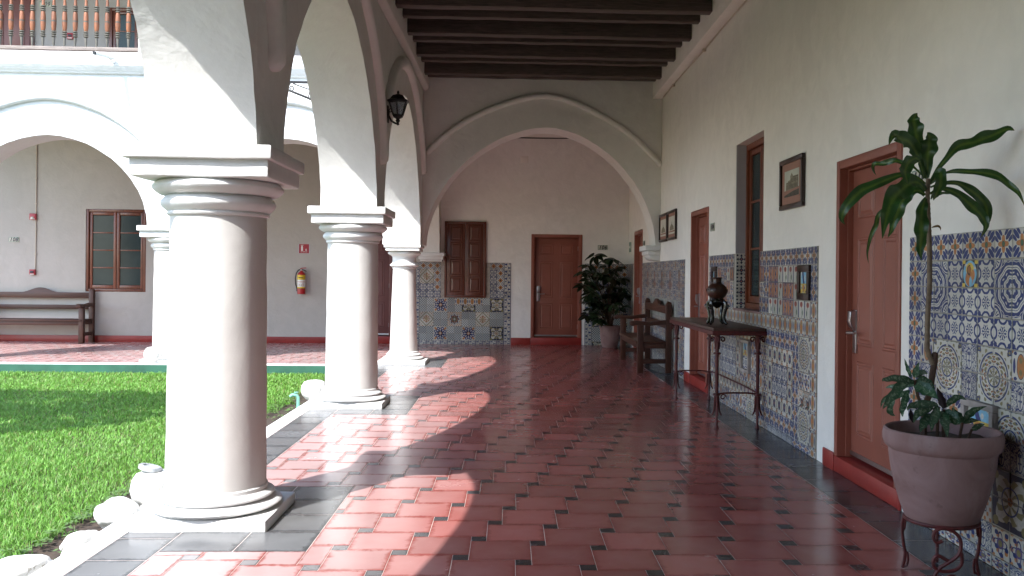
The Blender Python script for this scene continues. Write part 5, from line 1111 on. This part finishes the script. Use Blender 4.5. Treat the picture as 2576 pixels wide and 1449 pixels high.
for k, (wd, pts) in enumerate(DR): leaf_obj(leaf_mesh(pts, wd * 1.38, 'dracaena_leaf', .30, .42, 30, .62 if k in (3, 10, 11, 12, 13) else .52, k, random.uniform(-.5, .5)), dr)
for k, (pts, wd) in enumerate([([(2.02,4.215,1.665),(2.04,4.2,1.672),(2.055,4.2,1.665),(2.058,4.2,1.65)], .012), ([(1.995,4.22,1.77),(1.975,4.21,1.785),(1.96,4.2,1.788)], .012), ([(2.0,4.22,1.70),(1.985,4.2,1.71),(1.975,4.2,1.715)], .010)]): leaf_obj(leaf_mesh(pts, wd, 'tan_leaf', .3, .1, 8, .4, k), dr)
AG=[(.025,[(1.942,4.2,.92),(1.881,4.175,.941),(1.818,4.15,.947),(1.759,4.125,.943),(1.738,4.1,.938)]),(.02,[(1.942,4.2,.913),(1.893,4.233,.901),(1.854,4.267,.894),(1.838,4.3,.885)]),
(.034,[(1.915,4.2,.927),(1.861,4.163,.917),(1.808,4.125,.878),(1.755,4.088,.839),(1.721,4.05,.816)]),(.044,[(1.938,4.2,.912),(1.952,4.15,.904),(1.973,4.1,.882),(1.982,4.05,.863)]),
(.033,[(1.945,4.2,.916),(1.975,4.2,.931),(2.013,4.2,.913),(2.04,4.2,.887)]),(.022,[(1.938,4.2,.946),(1.945,4.2,.979),(1.958,4.2,1.02)]),(.013,[(1.923,4.2,.946),(1.915,4.225,.987),(1.91,4.25,1.033)]),
(.02,[(1.945,4.2,.946),(1.999,4.25,.967),(2.049,4.3,.954)]),(.024,[(1.904,4.2,.883),(1.886,4.183,.844),(1.864,4.167,.792),(1.861,4.15,.765)]),(.025,[(1.916,4.2,.883),(1.884,4.213,.866),(1.837,4.225,.849),(1.804,4.237,.833),(1.795,4.25,.79)]),
(.022,[(1.841,4.2,.845),(1.819,4.2,.797),(1.827,4.2,.775),(1.846,4.2,.761)]),(.027,[(2.056,4.2,.813),(2.005,4.188,.822),(1.942,4.175,.82),(1.896,4.163,.811),(1.883,4.15,.794)]),(.029,[(2.03,4.2,.802),(1.969,4.183,.789),(1.932,4.167,.77),(1.913,4.15,.736)]),
(.033,[(2.03,4.2,.772),(1.977,4.16,.749),(1.94,4.12,.726),(1.911,4.08,.704)]),(.031,[(2.052,4.2,.809),(2.017,4.15,.776),(1.978,4.1,.744),(1.951,4.05,.713)]),(.036,[(2.067,4.2,.787),(2.047,4.127,.762),(2.018,4.053,.738),(1.993,3.98,.701)]),
(.044,[(2.083,4.2,.787),(2.096,4.167,.77),(2.11,4.133,.747),(2.115,4.1,.741)]),(.027,[(2.086,4.2,.798),(2.067,4.2,.847),(2.047,4.2,.902)]),(.024,[(2.09,4.2,.806),(2.124,4.2,.839),(2.157,4.2,.854),(2.195,4.2,.84)]),
(.029,[(2.174,4.2,.732),(2.151,4.2,.765),(2.12,4.2,.802)]),(.025,[(2.174,4.2,.732),(2.204,4.2,.769),(2.241,4.2,.795),(2.294,4.2,.81)]),(.016,[(2.181,4.2,.728),(2.219,4.2,.743),(2.257,4.2,.74)]),(.02,[(2.22,4.2,.695),(2.25,4.2,.714),(2.284,4.2,.725)]),(.018,[(1.936,4.2,.731),(1.924,4.2,.765),(1.92,4.2,.798)])]
ag = thing('mottled_plant', 'low leafy plant with mottled silvery green leaves filling the clay pot', 'potted plant', (2.05, 4.2, .65))
for k, (wd, pts) in enumerate(AG): leaf_obj(leaf_mesh(pts, wd * 1.4, 'purple_leaf' if k in (17, 23) else 'mottled_leaf', .25, .08, 14, .42, k, random.uniform(-.3, .3)), ag)
mb = MB()
for q, r_ in (([(1.938,4.2,.935),(1.954,4.2,.861),(1.977,4.2,.798),(1.993,4.2,.65)], .008), ([(2.056,4.2,.806),(2.05,4.2,.65)], .008), ([(2.082,4.2,.795),(2.08,4.2,.65)], .008), ([(2.174,4.2,.732),(2.159,4.2,.65)], .007), ([(2.22,4.2,.70),(2.2,4.2,.65)], .006)): mb.tube(q, r_, 8)
mb.build('stems', 'bark_dark', ag)

# ---------------------------------------------------------------- bushy plant in the corner
bxc, byc = 1.975, 17.55
bp = thing('clay_pot', 'plain pink terracotta pot in the corner under the bushy plant', 'pot', (bxc, byc, 0))
mb = MB(); mb.lathe([(.135, 0), (.15, .01), (.175, .12), (.192, .25), (.198, .36), (.206, .375), (.21, .40), (.21, .425), (.20, .432), (.19, .425), (.185, .39), (.0, .385)], bxc, byc, 48); mb.build('body', 'terracotta', bp)
sp = thing('bushy_plant', 'dark bushy plant with clusters of glossy oval leaves below number 106', 'potted plant', (bxc, byc, .38))
def ov(n=8):
    L = .165; vs = []; uv = []
    for k in range(n + 1):
        t = k / n; w_ = .046 * math.sin(PI * t ** .85) ** .8 + .002
        for j in range(3): vs.append(((j - 1) * w_, t * L, .012 * abs(j - 1) - .05 * t * t)); uv.append((j / 2, t))
    fs = [(k * 3 + j, k * 3 + j + 1, k * 3 + j + 4, k * 3 + j + 3) for k in range(n) for j in range(2)]
    me = bpy.data.meshes.new('leaf'); me.from_pydata(vs, [], fs); me.materials.append(MATS['schefflera_leaf']); ul = me.uv_layers.new(name='UVMap')
    for l in me.loops: ul.data[l.index].uv = uv[l.vertex_index]
    me.shade_smooth(); return me
ome = ov(); rp_ = random.Random(21); stems = MB(); heads = []
explicit = [(1.66, 17.4, 1.80), (1.86, 17.5, 1.73), (2.02, 17.45, 1.72), (1.42, 17.3, 1.47), (1.52, 17.3, 1.60), (1.43, 17.25, 1.22), (1.56, 17.2, .88), (1.50, 17.2, .66), (1.72, 17.2, .58), (1.60, 17.35, 1.08), (2.05, 17.2, 1.55)]
for p in explicit: heads.append(Vector(p))
while len(heads) < 50:
    q = Vector((rp_.uniform(1.5, 2.25), rp_.uniform(17.1, 17.9), rp_.uniform(.5, 1.62)))
    e = ((q.x - 1.88) / .42) ** 2 + ((q.z - 1.1) / .62) ** 2
    if e < 1: heads.append(q)
cnt = 0
for h in heads:
    base = Vector((bxc + rp_.uniform(-.08, .08), byc + rp_.uniform(-.08, .08), .38)); mid = base.lerp(h, .55) + Vector((0, 0, .12)); stems.tube([base, mid, h], [.008, .006, .004], 5)
    nl = rp_.choice((6, 7, 7, 8)); s = rp_.uniform(.95, 1.25); ph = rp_.uniform(0, 6); tl = Euler((rp_.uniform(-.6, .5), rp_.uniform(-.5, .5), 0)).to_matrix()
    for k in range(nl):
        if cnt >= 300: break
        Rm = tl @ Euler((rp_.uniform(-.45, .1), rp_.uniform(-.2, .2), ph + 2 * PI * k / nl)).to_matrix(); d = Rm @ Vector((0, 1, 0))
        stems.tube([h, h + d * .035 * s], .002, 4)
        inst('leaf', ome, sp, h + d * .03 * s - sp.location, Rm.to_euler(), (s, s, s)); cnt += 1
stems.build('stems', 'bark_dark', sp)

# ---------------------------------------------------------------- lawn
def blades(n, xs, ys, h0, h1, wd, name, dens=None):
    X = rng.uniform(*xs, n); Y = rng.uniform(*ys, n)
    edge = -2.63 - .035 * np.sin(Y * 2.3) - .035 * np.sin(Y * 5.1 + 1) - .025 * np.sin(Y * 11.7); edge = np.where(Y < 5.0, edge + .05, edge)
    k = (X < edge + rng.normal(0, .035, n)) & (Y < 13.62)
    dep = Y; k &= (X > (-.56 * dep - 1.2)) | (rng.random(n) < .22); k &= rng.random(n) < np.clip((5.2 / Y) ** 1.1, .30, 1)
    X, Y = X[k], Y[k]; n = len(X); far = np.clip(Y / 6, 1, 1.9)
    H = rng.uniform(h0, h1, n); az = rng.uniform(0, 2 * PI, n); lean = rng.uniform(.25, 1.15, n) * H; W = wd * rng.uniform(.6, 1.3, n) * far
    ang = az + PI / 2 + rng.normal(0, .5, n); z0 = -.132 + .012 * np.sin(X * 3) * np.sin(Y * 2.1)
    B = np.stack([X, Y, z0], 1); sd = np.stack([np.cos(ang), np.sin(ang), np.zeros(n)], 1) * W[:, None] * .5; ld = np.stack([np.cos(az), np.sin(az), np.zeros(n)], 1) * lean[:, None]
    up_ = np.stack([np.zeros(n), np.zeros(n), H], 1)
    v = np.stack([B - sd, B + sd, B + ld * .38 + up_ * .62 - sd * .8, B + ld * .38 + up_ * .62 + sd * .8, B + ld + up_ * .92], 1)
    i = np.arange(n)[:, None] * 5; faces = np.concatenate([i + np.array([[0, 1, 3]]), i + np.array([[0, 3, 2]]), i + np.array([[2, 3, 4]])], 1).reshape(-1, 3)
    me = bpy.data.meshes.new(name); me.vertices.add(n * 5); me.vertices.foreach_set('co', v.reshape(-1).astype(np.float32)); me.loops.add(n * 9); me.loops.foreach_set('vertex_index', faces.reshape(-1).astype(np.int32)); me.polygons.add(n * 3); me.polygons.foreach_set('loop_start', np.arange(n * 3, dtype=np.int32) * 3); me.update(calc_edges=True)
    base = np.array([.155, .355, .045]); tint = base * rng.uniform(.6, 1.35, (n, 1)); yl = rng.random(n) < .10; tint[yl] = np.array([.27, .29, .085]) * rng.uniform(.7, 1.1, (yl.sum(), 1)); lt = rng.random(n) < .22; tint[lt] *= np.array([1.45, 1.35, 1.9])
    ca = me.color_attributes.new('tint', 'FLOAT_COLOR', 'POINT'); cc = np.ones((n, 5, 4)); cc[:, :, :3] = tint[:, None, :]; cc[:, :2, :3] *= .8; ca.data.foreach_set('color', cc.reshape(-1).astype(np.float32)); me.materials.append(MATS['grass_blade'])
    o = bpy.data.objects.new(name, me); COL.objects.link(o); tag(o, kind='stuff'); return o
o = blades(980000, (-12.5, -2.2), (2.0, 13.62), .026, .060, .0050, 'lawn_grass'); tag(o, 'bright green lawn grass filling the sunny courtyard', 'grass')
vs = []; fs = []; uv = []
for k in range(800):                         # small clover-like weeds where lawn meets bare soil
    y = rng.uniform(4.0, 13.5); x = -2.60 + rng.normal(0, .05) + (.20 if rng.random() < .22 else 0)
    if x > -2.235: continue
    h = rng.uniform(.012, .06); a = rng.uniform(0, 2 * PI); s = rng.uniform(.010, .024)
    for q in range(3):
        b_ = a + q * 2.1; c = Vector((x + math.cos(b_) * s, y + math.sin(b_) * s, -.128 + h)); d = Vector((math.cos(b_), math.sin(b_), rng.uniform(-.4, .35))) * s; e = Vector((-math.sin(b_), math.cos(b_), rng.uniform(-.2, .2))) * s * .62; o_ = len(vs); vs += [tuple(c - d), tuple(c + e), tuple(c + d), tuple(c - e)]; fs.append((o_, o_ + 1, o_ + 2, o_ + 3))
me = bpy.data.meshes.new('edge_weeds'); me.from_pydata(vs, [], fs); me.materials.append(MATS['weed_leaf']); me.uv_layers.new(name='UVMap'); o = bpy.data.objects.new('edge_weeds', me); COL.objects.link(o); tag(o, 'low clover weeds along the bare soil beside the kerb', 'weeds', kind='stuff')

# courtyard tree beyond the frame whose crown shades the lawn
tr = thing('shade_tree', 'leafy courtyard tree standing on the lawn outside the picture, shading the grass', 'tree', (-8.3, 6.3, -.13))
mb = MB(); mb.tube([(-8.3, 6.3, -.2), (-8.25, 6.32, 1.2), (-8.32, 6.4, 2.4), (-8.2, 6.5, 3.6), (-8.1, 6.5, 4.6)], [.16, .12, .11, .09, .05], 12)
for a in range(7): A = Vector((math.cos(a * .9), math.sin(a * .9), .55)); p0 = Vector((-8.25, 6.45, 3.1 + .15 * a)); mb.tube([p0, p0 + A * .8, p0 + A * 1.6 + Vector((0, 0, .1))], [.06, .04, .015], 6)
mb.build('trunk', 'bark_dark', tr)
vs = []; fs = []
for k in range(5200):
    while True:
        q = rng.uniform(-1, 1, 3)
        if q @ q < 1 and noise.noise(Vector(q * 2.4) + Vector((3, 1, 9))) > -.10: break
    c = Vector((-8.15 + q[0] * 2.6, 6.55 + q[1] * 1.55, 4.5 + q[2] * 1.15)); d = Vector(rng.normal(0, 1, 3)).normalized(); e = d.orthogonal().normalized(); s = rng.uniform(.07, .13); o_ = len(vs)
    vs += [tuple(c - d * s), tuple(c + e * s * .45), tuple(c + d * s), tuple(c - e * s * .45)]; fs.append((o_, o_ + 1, o_ + 2, o_ + 3))
me = bpy.data.meshes.new('crown'); me.from_pydata(vs, [], fs); me.materials.append(MATS['tree_leaf']); me.uv_layers.new(name='UVMap'); o = bpy.data.objects.new('crown', me); COL.objects.link(o); o.parent = tr; me.transform(Matrix.Translation(-tr.location))
